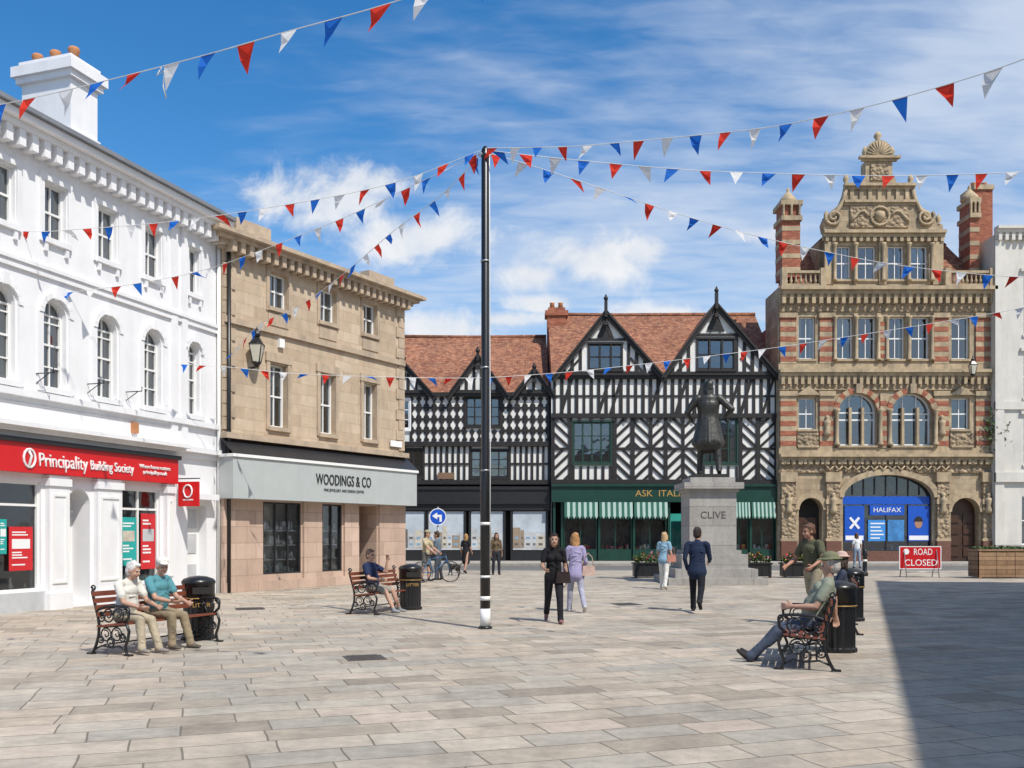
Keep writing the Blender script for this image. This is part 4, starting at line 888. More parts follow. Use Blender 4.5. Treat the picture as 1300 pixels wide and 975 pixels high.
for i in range(n):
    a=2*math.pi*i/n; b=2*math.pi*(i+1)/n
    A.poly('rim',[(.3*math.cos(a),2.2+.3*math.sin(a)),(.3*math.cos(b),2.2+.3*math.sin(b)),(.27*math.cos(b),2.2+.27*math.sin(b)),(.27*math.cos(a),2.2+.27*math.sin(a))],-.075,-.072,WSG)
A.poly('arrow',[(.10,2.03),(.14,2.03),(.14,2.27),(-.02,2.27),(-.02,2.35),(-.2,2.23),(-.02,2.11),(-.02,2.19),(.06,2.19),(.06,2.03)],-.08,-.071,WSG)
A.done()
c=surv(1168,734,35); A=Asm('road_closed_sign',(c.x,35,0))
A.box('board',-.78,.78,-.02,.0,.3,1.15,M('sign_red',(.5,.01,.015),.4,var=.05)); 
for bb in ((-.78,.78,1.12,1.15),(-.78,.78,.3,.33),(-.78,-.75,.33,1.12),(.75,.78,.33,1.12)): A.box('border',bb[0],bb[1],-.024,-.004,bb[2],bb[3],WSG)
A.text('lettering','ROAD',0.1,-.026,.93,.34,WSG,width=.68,ext=.003); A.text('lettering_2','CLOSED',0.02,-.026,.53,.34,WSG,width=1.2,ext=.003)
A.poly('roundel',[(-.52+.11*math.cos(t*.4),.95+.11*math.sin(t*.4)) for t in range(16)],-.03,-.0205,WSG)
for x in (-.6,.6):
    A.tube('frame',[(x,-.25,0),(x,.01,1.15),(x,.35,0)],.018,STEEL)
A.tube('frame',[(-.6,-.2,.2),(.6,-.2,.2)],.015,STEEL); A.done()
def leaves(A,x0,x1,y0,y1,z0,z1,n,fl):
    for i in range(n):
        cx=R.uniform(x0,x1); cy=R.uniform(y0,y1); k=1-abs((cx-(x0+x1)/2)/(x1-x0)*1.2)**2; cz=z0+(z1-z0)*R.random()**.7*max(.3,k)*(.6+.4*math.sin(cx*9)**2)
        a=Vector((R.gauss(0,1),R.gauss(0,1),R.gauss(0,.6))).normalized(); b=a.cross(Vector((R.gauss(0,1),R.gauss(0,1),R.gauss(0,1)))).normalized(); s_=R.uniform(.02,.045); c=Vector((cx,cy,cz))
        m=LEAF if (R.random()>.22 or cz<z0+.1) else R.choice(fl)
        A.face('planting',[c-a*s_*1.5,c-b*s_,c+a*s_*1.5,c+b*s_],m)
def planter(px,D,w,h,mat,name='flower_planter',d=.6,top=.4,n=500):
    A=Asm(name,(surv(px,678,D).x,D,0)); 
    A.box('trough',-w/2,w/2,0,d,.05,h,mat); A.box('rim',-w/2-.04,w/2+.04,-.04,d+.04,h,h+.05,mat)
    A.box('soil',-w/2+.03,w/2-.03,.03,d-.03,h+.045,h+.055,M('soil',(.05,.035,.025),.9))
    for x in (-w/2,w/2-.09): A.box('posts',x,x+.09,-.02,.07,0,h-.002,mat)
    for i in range(1,3): A.box('mouldings',-w/2+w*i/3-.02,-w/2+w*i/3+.02,-.015,.02,.08,h-.01,mat)
    leaves(A,-w/2,w/2,0,d,h+.05,h+.05+top,n,[FLR,FLP,FLY]); A.done()
for px in (823,962,1013): planter(px,34.5,1.0,.5,BLKF,top=.4)
planter(905,37,1.2,.5,BLKF,top=.35)
planter(1278,34,2.0,1.0,WOODL,'timber_planter',.8,.12,300); planter(1338,34.5,1.2,.95,WOODL,'timber_planter',.8,.12,200)
A=Asm('bollard',(surv(1098,678,36).x,36,0)); A.lathe('post',[(.12,0),(.12,.12),(.085,.16),(.08,.75),(.11,.8),(.11,.86),(.085,.9),(.09,.97),(.03,1.04)],BLK,n=14); A.lathe('band',[(.084,.55),(.084,.63)],WSG,n=14); A.done()
A=Asm('menu_board',(surv(888,678,45).x,45,0.0)); A.box('board',-.35,.35,0,.04,.2,1.3,BLKF); A.box('panel',-.3,.3,-.01,.0,.3,1.2,GRNP); A.box('feet',-.3,.3,-.2,.25,0,.06,BLKF); A.done()
A=Asm('bicycle',(surv(553,678,31.2).x,31.2,0),math.radians(25))
for x in (-.5,.52):
    A.tube('wheels',[(x+.34*math.cos(t*math.pi/12),0,.35+.34*math.sin(t*math.pi/12)) for t in range(24)],.018,BLK,6,True)
    for t in range(10): A.tube('spokes',[(x,0,.35),(x+.33*math.cos(t*.63),0,.35+.33*math.sin(t*.63))],.003,STEEL,4)
fr=M('bicycle_frame_paint',(.03,.1,.22),.3,spec=.5)
for a,b in (((-.5,.35),(-.1,.32)),((-.1,.32),(-.22,.85)),((-.5,.35),(-.2,.75)),((-.1,.32),(.36,.72)),((-.2,.78),(.34,.85)),((.33,.95),(.52,.35))): A.tube('frame',[(a[0],0,a[1]),(b[0],0,b[1])],.018,fr)
A.tube('handlebars',[(.28,-.28,1.0),(.36,-.1,1.02),(.34,0,.98),(.36,.1,1.02),(.28,.28,1.0)],.014,BLK); A.box('saddle',-.36,-.1,-.07,.07,.87,.92,BLK); A.tube('cranks',[(-.1,.08,.17),(-.1,0,.32),(-.1,-.08,.47)],.012,STEEL); A.done()

# ================================================================== FIGURES
class Fig:
    def __init__(s): s.pr=[]
    def cap(s,a,b,ra,rb,m,side=(0,1,0),fa=1,fb=1): s.pr.append(('c',Vector(a),Vector(b),ra,rb,m,Vector(side),fa,fb))
    def ell(s,c,r,m,fwd=(1,0,0),up=(0,0,1)):
        f=Vector(fwd).normalized(); u=Vector(up); u=(u-f*u.dot(f)).normalized(); s.pr.append(('e',Vector(c),r,m,f,u.cross(f),u))
    def build(s,name,mats,loc,heading,k,voxel,ground=None):
        V=[];F=[]; NS=14
        for p in s.pr:
            base=len(V)
            if p[0]=='c':
                _,a,b,ra,rb,m,side,fa,fb=p; d=b-a
                if d.length<1e-6: d=Vector((0,0,1e-5))
                d.normalize(); sd=side-d*side.dot(d)
                if sd.length<.1: sd=Vector((1,0,0))-d*d.x
                sd.normalize(); tt=d.cross(sd); rings=[]
                for ph in (-75,-45,-20): rings.append((a+d*math.sin(math.radians(ph))*min(ra,ra*fa),ra,ra*fa,math.cos(math.radians(ph))))
                rings.append((a,ra,ra*fa,1)); rings.append((b,rb,rb*fb,1))
                for ph in (20,45,75): rings.append((b+d*math.sin(math.radians(ph))*min(rb,rb*fb),rb,rb*fb,math.cos(math.radians(ph))))
            else:
                _,c,r,m,f,sd,u=p; rings=[]
                for ph in (-80,-55,-30,-10,10,30,55,80): rings.append((c+u*math.sin(math.radians(ph))*r[2],r[1],r[0],math.cos(math.radians(ph))))
                tt=f
            for c_,rx,ry,q in rings:
                for i in range(NS):
                    t=2*math.pi*i/NS; V.append(c_+sd*math.cos(t)*rx*q+tt*math.sin(t)*ry*q)
            n=len(rings)
            for i in range(n-1):
                for j in range(NS): F.append((base+i*NS+j,base+i*NS+(j+1)%NS,base+(i+1)*NS+(j+1)%NS,base+(i+1)*NS+j))
            F.append(tuple(base+j for j in reversed(range(NS)))); F.append(tuple(base+(n-1)*NS+j for j in range(NS)))
        me=bpy.data.meshes.new('tmp'); me.from_pydata([v*k for v in V],[],F)
        bm=bmesh.new(); bm.from_mesh(me); bmesh.ops.recalc_face_normals(bm,faces=bm.faces); bm.to_mesh(me); bm.free()
        o=bpy.data.objects.new('tmp',me); COL.objects.link(o)
        r=o.modifiers.new('r','REMESH'); r.mode='VOXEL'; r.voxel_size=voxel
        sm=o.modifiers.new('s','SMOOTH'); sm.factor=.5; sm.iterations=2
        bpy.context.view_layer.update()
        m2=bpy.data.meshes.new_from_object(o.evaluated_get(bpy.context.evaluated_depsgraph_get())); bpy.data.objects.remove(o)
        nv=len(m2.vertices); co=np.empty(nv*3); m2.vertices.foreach_get('co',co); co=co.reshape(-1,3)/k
        cen=np.empty(len(m2.polygons)*3); m2.polygons.foreach_get('center',cen); cen=cen.reshape(-1,3)/k
        best=np.full(len(cen),1e9); lab=np.zeros(len(cen),dtype=np.int32)
        for p in s.pr:
            if p[0]=='c':
                _,a,b,ra,rb,m,side,fa,fb=p; d=b-a; L=max(d.length,1e-6); d=d/L if L>1e-5 else Vector((0,0,1)); sd=side-d*side.dot(d)
                if sd.length<.1: sd=Vector((1,0,0))-d*d.x
                sd.normalize(); tt=d.cross(sd)
                q=cen-np.array(a); t=np.clip(q@np.array(d)/L,0,1); rx=ra+(rb-ra)*t; ry=ra*fa+(rb*fb-ra*fa)*t
                q=q-np.outer(t*L,np.array(d)); mn=np.minimum(rx,ry)
                dist=(np.sqrt((q@np.array(sd)/rx)**2+(q@np.array(tt)/ry)**2+(q@np.array(d)/mn)**2)-1)*mn
            else:
                _,c,r_,m,f,sd,u=p; q=cen-np.array(c)
                dist=(np.sqrt((q@np.array(f)/r_[0])**2+(q@np.array(sd)/r_[1])**2+(q@np.array(u)/r_[2])**2)-1)*min(r_)
            ok=dist<best-1e-5; best[ok]=dist[ok]; lab[ok]=m
        m2.materials.clear()
        for mm in mats: m2.materials.append(mm)
        m2.polygons.foreach_set('material_index',lab); m2.polygons.foreach_set('use_smooth',[True]*len(cen))
        gz=co[:,2].min()*k
        m2.name=name
        ob=bpy.data.objects.new(name,m2); COL.objects.link(ob)
        z=loc[2]-(gz if ground else 0)
        ob.location=(loc[0],loc[1],z); ob.rotation_euler[2]=heading; return ob
CM={}
def cloth(c,v=.2,ns=4):
    key=tuple(round(x,3) for x in c)+(v,ns)
    if key not in CM: CM[key]=M('fabric_%d'%len(CM),c,.85,var=v,ns=ns,bump=1.0,bs=9,spec=.2)
    return CM[key]
def skin(c): 
    key=('s',)+tuple(c)
    if key not in CM: CM[key]=M('skin_%d'%len(CM),c,.5,var=.08,ns=6,bump=.05,spec=.35)
    return CM[key]
def hairm(c):
    key=('h',)+tuple(c)
    if key not in CM: CM[key]=M('hair_%d'%len(CM),c,.6,var=.35,ns=30,bump=.6,bs=60)
    return CM[key]
LIP=M('lips',(.38,.12,.1),.5); EYEM=M('eye_dark',(.04,.03,.025),.3)
D2R=math.radians
def person(name,loc,hd,h=1.72,lean=3,legs=((5,5,3),(-5,5,3)),arms=((5,15,8),(-5,15,8)),top=(.1,.1,.1),bot=(.1,.1,.1),sk=(.46,.27,.19),hair=(.05,.03,.02),shoe=(.03,.03,.03),
      sleeve='short',lower='trousers',hs='short',hat=None,hatc=(.2,.18,.12),fem=False,pelvis=None,turn=0,nod=0,voxel=.0105,belly=0,coat=0,mono=None,foot_up=(0,0),bulk=1.0):
    g=Fig(); SK,TP,BT,SH,HR,LP,EY,HT=range(8)
    mats=[skin(sk),cloth(top),cloth(bot),cloth(shoe),hairm(hair),LIP,EYEM,cloth(hatc)]
    if mono: mats=[mono]*8
    ph=.93; l=D2R(lean); sp=Vector((math.sin(l),0,math.cos(l))); fw=Vector((math.cos(l),0,-math.sin(l))); O=Vector((0,0,ph))
    S=lambda z,x=0,y=0: O+sp*z+fw*x+Vector((0,y,0))
    sw=(.165 if fem else .19)*(1+(bulk-1)*.6)
    g.cap(S(-.06),S(.03),.15*bulk,.162*bulk,BT,fa=.72,fb=.72)
    bel=belly*.05
    g.cap(S(.03,bel*.5),S(.17,bel),(.165 if not fem else .158)*bulk,(.142 if fem else .155+bel*.5)*bulk,TP,fa=.74+belly*.1,fb=.7+belly*.15)
    g.cap(S(.17,bel),S(.33,.0),(.14 if fem else .155+bel*.4)*bulk,(.148 if fem else .172)*bulk,TP,fa=.7+belly*.12,fb=.70)
    g.cap(S(.33),S(.445,-.01),(.15 if fem else .172)*bulk,(.125 if fem else .15)*bulk,TP,fa=.7,fb=.58)
    if fem:
        for y in(-.07,.07): g.ell(S(.33,.085,y),(.062,.068,.07),TP)
    else:
        g.ell(S(.36,.05),(.085,.15,.10),TP)
    for y in (-1,1): g.cap(S(.45,-.01,y*.06),S(.465,-.01,y*(sw-.025)),.055,.058*bulk,TP,side=(1,0,0))
    g.cap(S(.46,-.01),S(.505,-.005),.075,.062,TP)
    rr=random.Random(len(name)*7+int(loc[0]*10))
    for i in range(5):
        z=.06+i*.06; y=rr.uniform(-.08,.08); g.cap(S(z,.10+bel,y-.05),S(z+rr.uniform(-.05,.05),.105+bel,y+.06),.012,.010,TP)
        g.cap(S(z+.05,-.10,y-.06),S(z+rr.uniform(-.03,.09),-.105,y+.06),.013,.010,TP)
    g.cap(S(.48,-.005),S(.60,.02),.055 if not fem else .047,.052 if not fem else .045,SK)
    hc=S(.655,.03); tr=D2R(turn); nn=D2R(nod)
    F_=Vector((math.cos(tr)*math.cos(nn),math.sin(tr)*math.cos(nn),-math.sin(nn))); U=Vector((0,0,1)); U=(U-F_*U.dot(F_)).normalized(); Sd=U.cross(F_)
    Hp=lambda f,s_,u: hc+F_*f+Sd*s_+U*u
    g.ell(Hp(-.008,0,.035),(.098,.077,.10),SK,F_,U)
    g.ell(Hp(.035,0,-.03),(.062,.060,.085),SK,F_,U)
    g.ell(Hp(.062,0,-.082),(.028,.03,.026),SK,F_,U)
    g.cap(Hp(.09,0,.012),Hp(.112,0,-.022),.010,.014,SK)
    for y in (-1,1):
        g.ell(Hp(-.005,y*.078,-.005),(.018,.010,.032),SK,F_,U)
        g.ell(Hp(.084,y*.031,.013),(.010,.014,.007),EY,F_,U)
        g.cap(Hp(.090,y*.018,.033),Hp(.083,y*.045,.034),.006,.005,HR)
        g.ell(Hp(.066,y*.04,-.028),(.026,.02,.024),SK,F_,U)
    g.cap(Hp(.090,-.02,-.052),Hp(.090,.02,-.052),.007,.007,LP)
    if hs!='bald':
        g.ell(Hp(-.022,0,.048),(.100,.086,.103),HR,F_,U)
        g.ell(Hp(-.045,0,.0),(.074,.080,.085),HR,F_,U)
        g.ell(Hp(.045,0,.105),(.05,.06,.03),HR,F_,U)
        for i in range(9):
            a_=rr.uniform(0,6.28); b_=rr.uniform(.2,1.3); g.ell(Hp(-.03+.08*math.cos(a_)*math.cos(b_),.074*math.sin(a_)*math.cos(b_),.06+.085*math.sin(b_)),(.024,.022,.02),HR,F_,U)
        if hs in('long','bob'):
            bl=-.27 if hs=='long' else -.13
            g.cap(Hp(-.05,0,-.02),Hp(-.075,0,bl),.09,.075,HR,side=Sd,fa=.6,fb=.5)
            for y in(-1,1): g.cap(Hp(.01,y*.075,.03),Hp(-.01,y*.082,bl*.75),.03,.026,HR)
    else:
        g.ell(Hp(-.03,0,.0),(.080,.083,.05),HR,F_,U)
    if hat=='brim':
        g.ell(Hp(-.0,0,.09),(.16,.145,.016),HT,F_,U); g.ell(Hp(-.005,0,.11),(.105,.09,.075),HT,F_,U)
    if hat=='cap':
        g.ell(Hp(-.008,0,.085),(.108,.09,.075),HT,F_,U); g.ell(Hp(.10,0,.065),(.07,.065,.012),HT,F_,U)
    for i,(th,kb,ab) in enumerate(legs):
        y=1 if i==0 else -1; a=D2R(th); b=D2R(th-kb); q=D2R(ab)*y
        hip=O+Vector((0,y*.085,-.02)); 
        kd=Vector((math.sin(a),math.sin(q),-math.cos(a))).normalized(); kn=hip+kd*.43
        sd=Vector((math.sin(b),math.sin(q)*.4,-math.cos(b))).normalized(); an=kn+sd*.41
        if lower=='trousers':
            g.cap(hip,kn,.096 if fem else .092,.068,BT); g.cap(kn,an,.066,.054,BT)
            bk_=Vector((math.cos(b),0,math.sin(b)))
            g.cap(kn+sd*.05-bk_*.012,kn+sd*.16-bk_*.012,.063,.06,BT)
            for j in range(4):
                pz=kn+sd*(.06+.09*j)+bk_*.045; g.cap(pz+Vector((0,-.035,0)),pz+Vector((0,.035,0))+sd*rr.uniform(-.03,.03),.013,.011,BT)
            g.cap(an-sd*.03,an+sd*.005,.058,.06,BT)
        elif lower=='shorts':
            g.cap(hip,hip+kd*.36,.098,.083,BT); g.cap(hip+kd*.3,kn,.062,.055,SK); g.cap(kn,kn+sd*.15,.053,.054,SK); g.cap(kn+sd*.15,an,.054,.036,SK)
        else:
            g.cap(hip,kn,.08,.055,SK); g.cap(kn,kn+sd*.15,.05,.05,SK); g.cap(kn+sd*.15,an,.05,.033,SK)
        fa_=D2R(foot_up[i])+ (b if pelvis is None and b<0 else 0)*0.9 + (b*.5 if pelvis is None and b>0 else 0)
        fd=Vector((math.cos(fa_),y*.12,math.sin(fa_))).normalized(); fu=Vector((-math.sin(fa_),0,math.cos(fa_)))
        heel=an-fu*.045-fd*.035; toe=an-fu*.055+fd*.15
        g.cap(an,an-fu*.03,.043,.042,SH); g.cap(heel,heel+fd*.09,.038,.042,SH,fa=.85,fb=.85); g.cap(heel+fd*.09,toe,.043,.036,SH,fa=.85,fb=.62)
    if lower=='skirt':
        g.cap(S(0),O+Vector((.03,0,-.42)),.16,.19,BT,fa=.75,fb=.8)
    if coat:
        g.cap(S(.1),O+Vector((-.02,0,-coat)),.155*bulk,(.19+coat*.07)*bulk*(1.12 if bulk>1 else 1),TP,fa=.75,fb=.78)
        if bulk>1:
            for j in range(9):
                t=j/8*2*math.pi; rx=.22*bulk; e_=Vector((math.cos(t)*rx*.78,math.sin(t)*rx,0)); g.cap(S(.08)+e_*.62,O+Vector((-.02,0,-coat-.03))+e_,.02,.035,TP)
    for i,(ua,eb,ab) in enumerate(arms):
        y=1 if i==0 else -1; a=D2R(ua); b=D2R(ua+eb); q=D2R(ab)
        sh=S(.44,-.01,y*(sw+.005))
        ud=Vector((math.sin(a)*math.cos(q),y*math.sin(q),-math.cos(a)*math.cos(q))); el=sh+ud*.285
        inw=-.10*y*(1 if eb>25 else 0)*(3 if bulk>1 else 1)
        fd=Vector((math.sin(b),y*math.sin(q)*.25+inw*2,-math.cos(b))).normalized(); wr=el+fd*.25
        r0=(.047 if fem else .054)*bulk
        if sleeve=='long':
            g.cap(sh,el,r0+.008,.046*bulk,TP); g.cap(el,wr-fd*.015,.044*bulk,.034*bulk,TP); g.cap(wr-fd*.03,wr+fd*.02,.026,.025,SK)
            for j in range(3): g.ell(sh+ud*(.1+.08*j),(.05*bulk,.05*bulk,.018),TP)
        else:
            g.cap(sh,sh+ud*.17,r0+.01,r0+.010,TP); g.cap(sh+ud*.1,el,r0-.008,.038,SK); g.cap(el,el+fd*.09,.039,.039,SK); g.cap(el+fd*.09,wr,.038,.025,SK)
        wsd=Vector((1,0,0)); wsd=(wsd-fd*wsd.dot(fd)); wsd=wsd.normalized() if wsd.length>.2 else Vector((0,0,1)); pn=fd.cross(wsd)
        if pn.y*y>0: pn=-pn
        g.cap(wr+fd*.015,wr+fd*.085,.030,.040,SK,side=wsd,fa=.6,fb=.38)
        for fi,(off,ln) in enumerate(((.031,.068),(.011,.078),(-.010,.072),(-.030,.056))):
            b0=wr+fd*.09+wsd*off; b1=b0+(fd*.88+pn*.35).normalized()*ln*.5+wsd*off*.12; b2=b1+(fd*.5+pn*.8).normalized()*ln*.5
            g.cap(b0,b1,.0105,.0098,SK); g.cap(b1,b2,.0098,.0088,SK)
        t0=wr+fd*.03+wsd*.03; t1=t0+(fd*.6+wsd*.75+pn*.25).normalized()*.04; t2=t1+(fd*.9+wsd*.2+pn*.3).normalized()*.032
        g.cap(t0,t1,.013,.0115,SK); g.cap(t1,t2,.0115,.010,SK)
    k=h/1.75
    L=list(loc)
    if pelvis is not None: L=[loc[0],loc[1],pelvis-ph*k]
    return g.build(name,mats,L,hd,k,voxel,ground=(pelvis is None))
def P(px,D): return (surv(px,678,D).x,D,0)
H=D2R
person('walking_woman',P(703,17.1),H(-88),1.68,4,legs=((22,8,2),(-16,28,2)),arms=((-10,22,10),(8,70,10)),top=(.014,.014,.017),bot=(.016,.016,.02),sk=(.42,.25,.18),hair=(.015,.01,.01),shoe=(.25,.12,.12),hs='long',fem=True)
person('walking_woman',P(731,19.4),H(100),1.66,4,legs=((14,6,2),(-12,26,2)),arms=((12,20,8),(-10,60,10)),top=(.30,.27,.42),bot=(.34,.34,.42),hair=(.42,.22,.09),shoe=(.5,.5,.5),sleeve='long',hs='bob',fem=True,coat=.12)
person('walking_woman',P(843,27.4),H(60),1.66,2,legs=((8,4,2),(-8,12,2)),arms=((5,70,10),(-4,20,12)),top=(.22,.36,.46),bot=(.68,.67,.63),hair=(.5,.33,.17),shoe=(.4,.35,.3),hs='bob',fem=True,coat=.05)
person('walking_man',P(885,19.4),H(72),1.8,5,legs=((22,10,2),(-20,36,2)),arms=((-16,40,9),(14,60,9)),top=(.016,.026,.055),bot=(.014,.015,.02),hair=(.03,.02,.015),sleeve='long',coat=.1,turn=-10)
person('standing_woman',P(930,34.5),H(200),1.62,2,top=(.55,.15,.2),bot=(.3,.1,.13),hair=(.12,.05,.03),fem=True,hs='bob',voxel=.014)
person('walking_man',P(1032,16.6),H(-150),1.82,6,legs=((15,8,3),(-12,20,3)),arms=((22,38,30),(10,55,24)),top=(.10,.10,.06),bot=(.3,.26,.18),lower='shorts',hair=(.12,.06,.035),sk=(.42,.22,.15),turn=-15,nod=8)
person('standing_woman',(surv(1088,678,44).x,44,.004),H(95),1.66,2,top=(.7,.7,.7),bot=(.25,.3,.36),hair=(.1,.05,.03),hs='long',fem=True,voxel=.014)
person('cyclist',P(541,31.8),H(-20),1.74,2,arms=((30,25,8),(35,20,8)),top=(.42,.36,.24),bot=(.13,.13,.13),lower='shorts',hat='cap',hatc=(.35,.3,.2),voxel=.014)
person('standing_man',P(556,32.8),H(170),1.7,2,arms=((10,30,8),(20,40,8)),top=(.12,.16,.2),bot=(.07,.08,.1),voxel=.014)
person('dog_walker',P(591,38.5),H(60),1.62,2,legs=((12,5,2),(-10,15,2)),arms=((-5,20,10),(12,30,10)),top=(.02,.02,.025),bot=(.02,.02,.025),lower='skirt',hair=(.35,.2,.08),fem=True,hs='bob',voxel=.014)
person('standing_woman',P(630,37),H(-80),1.66,2,top=(.14,.1,.06),bot=(.03,.03,.04),hair=(.04,.02,.02),fem=True,hs='long',sleeve='long',voxel=.014)
def bag(loc,hd,c):
    A=Asm('handbag',loc,hd); m=cloth(c); A.poly('body',[(-.14,0),(.14,0),(.12,.2),(-.12,.2)],-.05,.05,m); A.tube('strap',[(-.12,0,.19),(-.08,0,.38),(0,0,.46),(.08,0,.38),(.12,0,.19)],.009,m); A.done()
v=surv(750,678,19.3); bag((v.x-.05,19.35,.75),.2,(.5,.35,.3)); v=surv(716,678,16.9); bag((v.x-.02,17.0,.72),.3,(.03,.02,.02))
v=surv(851,678,27.3); bag((v.x+.02,27.3,.8),.2,(.45,.2,.15))
hf=rB-math.pi/2
q=W2(bL,rB,-.62,.06); person('seated_elderly_man',q,hf,1.60,14,legs=((80,62,4),(84,78,4)),arms=((30,42,5),(26,50,5)),top=(.62,.60,.55),bot=(.42,.36,.26),hair=(.6,.58,.55),shoe=(.25,.22,.2),pelvis=.53,nod=16,turn=10,voxel=.009,belly=.8)
q=W2(bL,rB,-.02,.06); person('seated_elderly_man',q,hf,1.66,9,legs=((82,66,5),(85,82,6)),arms=((28,45,7),(32,48,7)),top=(.09,.26,.30),bot=(.27,.215,.14),hair=(.55,.5,.45),hat='cap',hatc=(.7,.68,.62),shoe=(.12,.1,.08),pelvis=.53,nod=8,turn=-30,voxel=.009,belly=.8)
q=W2(bM,rB,-.45,.06); person('seated_man',q,hf,1.66,-6,legs=((82,60,6),(80,50,10)),arms=((60,110,20),(25,60,10)),top=(.02,.03,.075),bot=(.3,.27,.22),lower='shorts',hair=(.12,.07,.05),shoe=(.3,.3,.3),pelvis=.535,turn=-15,belly=.6)
hr=rC-math.pi/2
q=W2(bR,rC,.18,.08); person('seated_man_in_hat',q,hr,1.84,-20,legs=((71,24,7),(73,32,-2)),arms=((28,62,12),(-30,25,55)),top=(.25,.27,.21),bot=(.07,.085,.12),hair=(.45,.42,.38),hat='brim',hatc=(.17,.17,.10),shoe=(.035,.03,.03),pelvis=.54,turn=0,nod=4,voxel=.009,belly=.7,foot_up=(42,42))
q=W2(bR2,rC,.3,.05); person('seated_woman_in_hat',q,hr,1.66,-5,legs=((82,75,4),(84,80,4)),arms=((25,60,8),(25,60,8)),top=(.05,.06,.09),bot=(.08,.08,.1),hat='brim',hatc=(.55,.38,.33),fem=True,hs='bob',pelvis=.53,sleeve='long')
A=Asm('statue_monument',(surv(899,678,31).x,31,0))
A.box('step',-1.55,1.55,-1.55,1.55,0,.22,GREYST); A.box('step',-1.3,1.3,-1.3,1.3,.22,.5,GREYST); A.box('plinth',-1.05,1.05,-1.05,1.05,.5,.95,GREYST); A.box('plinth',-.88,.88,-.88,.88,.95,1.08,GREYST)
A.box('shaft',-.75,.75,-.75,.75,1.08,2.95,GREYST); A.box('cap',-.82,.82,-.82,.82,2.95,3.05,GREYST); A.box('cap',-.95,.95,-.95,.95,3.05,3.25,GREYST); A.box('cap',-.72,.72,-.72,.72,3.25,3.42,GREYST); A.box('bronze_base',-.55,.55,-.55,.55,3.42,3.54,BRONZE)
A.text('inscription','CLIVE',0,-.757,2.2,.32,M('inscription_dark',(.08,.075,.07),.7),width=.8,ext=.003)
e=A.done()
st=person('statue_figure',(e.location.x,31,3.54),H(82),3.12,-2,legs=((8,4,6),(-6,6,10)),arms=((4,50,34),(-20,85,44)),hs='bob',sleeve='long',coat=.34,mono=BRONZE,voxel=.018,turn=25,bulk=1.22)
st.location=Vector(st.location)-e.location; st.parent=e
g=Fig()
g.cap((-.14,0,.3),(.14,0,.29),.075,.095,0,fa=1,fb=1.1); g.cap((.16,0,.32),(.27,0,.42),.06,.045,0); g.ell((.31,0,.45),(.07,.05,.052),0); g.cap((.35,0,.44),(.42,0,.425),.03,.02,0)
for y in (-1,1):
    g.cap((.3,y*.04,.48),(.27,y*.065,.43),.022,.014,0); g.cap((.15,y*.055,.27),(.16,y*.055,.14),.04,.024,0); g.cap((.16,y*.055,.14),(.165+.03*y,y*.055,.02),.02,.017,0); g.cap((.165+.03*y,y*.055,.018),(.2+.03*y,y*.055,.018),.02,.018,0)
    g.cap((-.15,y*.055,.28),(-.11,y*.06,.18),.055,.032,0); g.cap((-.11,y*.06,.18),(-.19,y*.06,.1),.028,.018,0); g.cap((-.19,y*.06,.1),(-.175-.03*y,y*.06,.02),.017,.015,0); g.cap((-.175-.03*y,y*.06,.018),(-.14-.03*y,y*.06,.018),.019,.017,0)
g.cap((-.2,0,.33),(-.3,0,.42),.022,.012,0)
g.build('small_dog',[hairm((.03,.025,.02))],(surv(577,678,36.5).x,36.5,0),H(150),1.15,.008,ground=True)

# ================================================================== SKY, SUN, CAMERA
sd=Vector((.6,-.8,0)).normalized(); EL=H(52)
w=bpy.data.worlds.new('World'); sc.world=w; w.use_nodes=True; nt=w.node_tree; L=nt.links; bg=nt.nodes['Background']; bg.inputs[1].default_value=.093
sky=nd(nt,'ShaderNodeTexSky',sky_type='NISHITA'); sky.sun_disc=False; sky.sun_elevation=EL; sky.sun_rotation=math.atan2(sd.x,sd.y); sky.ozone_density=2.0; sky.air_density=1.0; sky.dust_density=.4
hs=nd(nt,'ShaderNodeHueSaturation'); hs.inputs['Saturation'].default_value=1.38; hs.inputs['Value'].default_value=1.75; L.new(sky.outputs[0],hs.inputs['Color'])
tc=nd(nt,'ShaderNodeTexCoord'); sx=nd(nt,'ShaderNodeSeparateXYZ'); L.new(tc.outputs['Generated'],sx.inputs[0])
def mth(op,a,b=None,c=None,clamp=False):
    n=nd(nt,'ShaderNodeMath',operation=op); n.use_clamp=clamp
    for i,v in enumerate((a,b,c)):
        if v is None: continue
        if isinstance(v,(int,float)): n.inputs[i].default_value=v
        else: L.new(v,n.inputs[i])
    return n.outputs[0]
X_,Y_,Z_=sx.outputs
yy=mth('MAXIMUM',mth('ABSOLUTE',Y_),.05); a=mth('DIVIDE',X_,yy); b=mth('DIVIDE',Z_,yy)
zz=mth('ADD',mth('MAXIMUM',Z_,0),.18); pxn=mth('DIVIDE',X_,zz); pyn=mth('DIVIDE',Y_,zz)
cv=nd(nt,'ShaderNodeCombineXYZ'); L.new(pxn,cv.inputs[0]); L.new(pyn,cv.inputs[1])
mp=nd(nt,'ShaderNodeMapping'); mp.inputs['Rotation'].default_value[2]=.45; mp.inputs['Scale'].default_value=(.7,1.35,1); L.new(cv.outputs[0],mp.inputs[0])
n1=nd(nt,'ShaderNodeTexNoise'); n1.inputs['Scale'].default_value=1.0; n1.inputs['Detail'].default_value=8; n1.inputs['Roughness'].default_value=.55; n1.inputs['Distortion'].default_value=.35; L.new(mp.outputs[0],n1.inputs[0])
mp2=nd(nt,'ShaderNodeMapping'); mp2.inputs['Rotation'].default_value[2]=.7; mp2.inputs['Scale'].default_value=(3.5,11,1); L.new(cv.outputs[0],mp2.inputs[0])
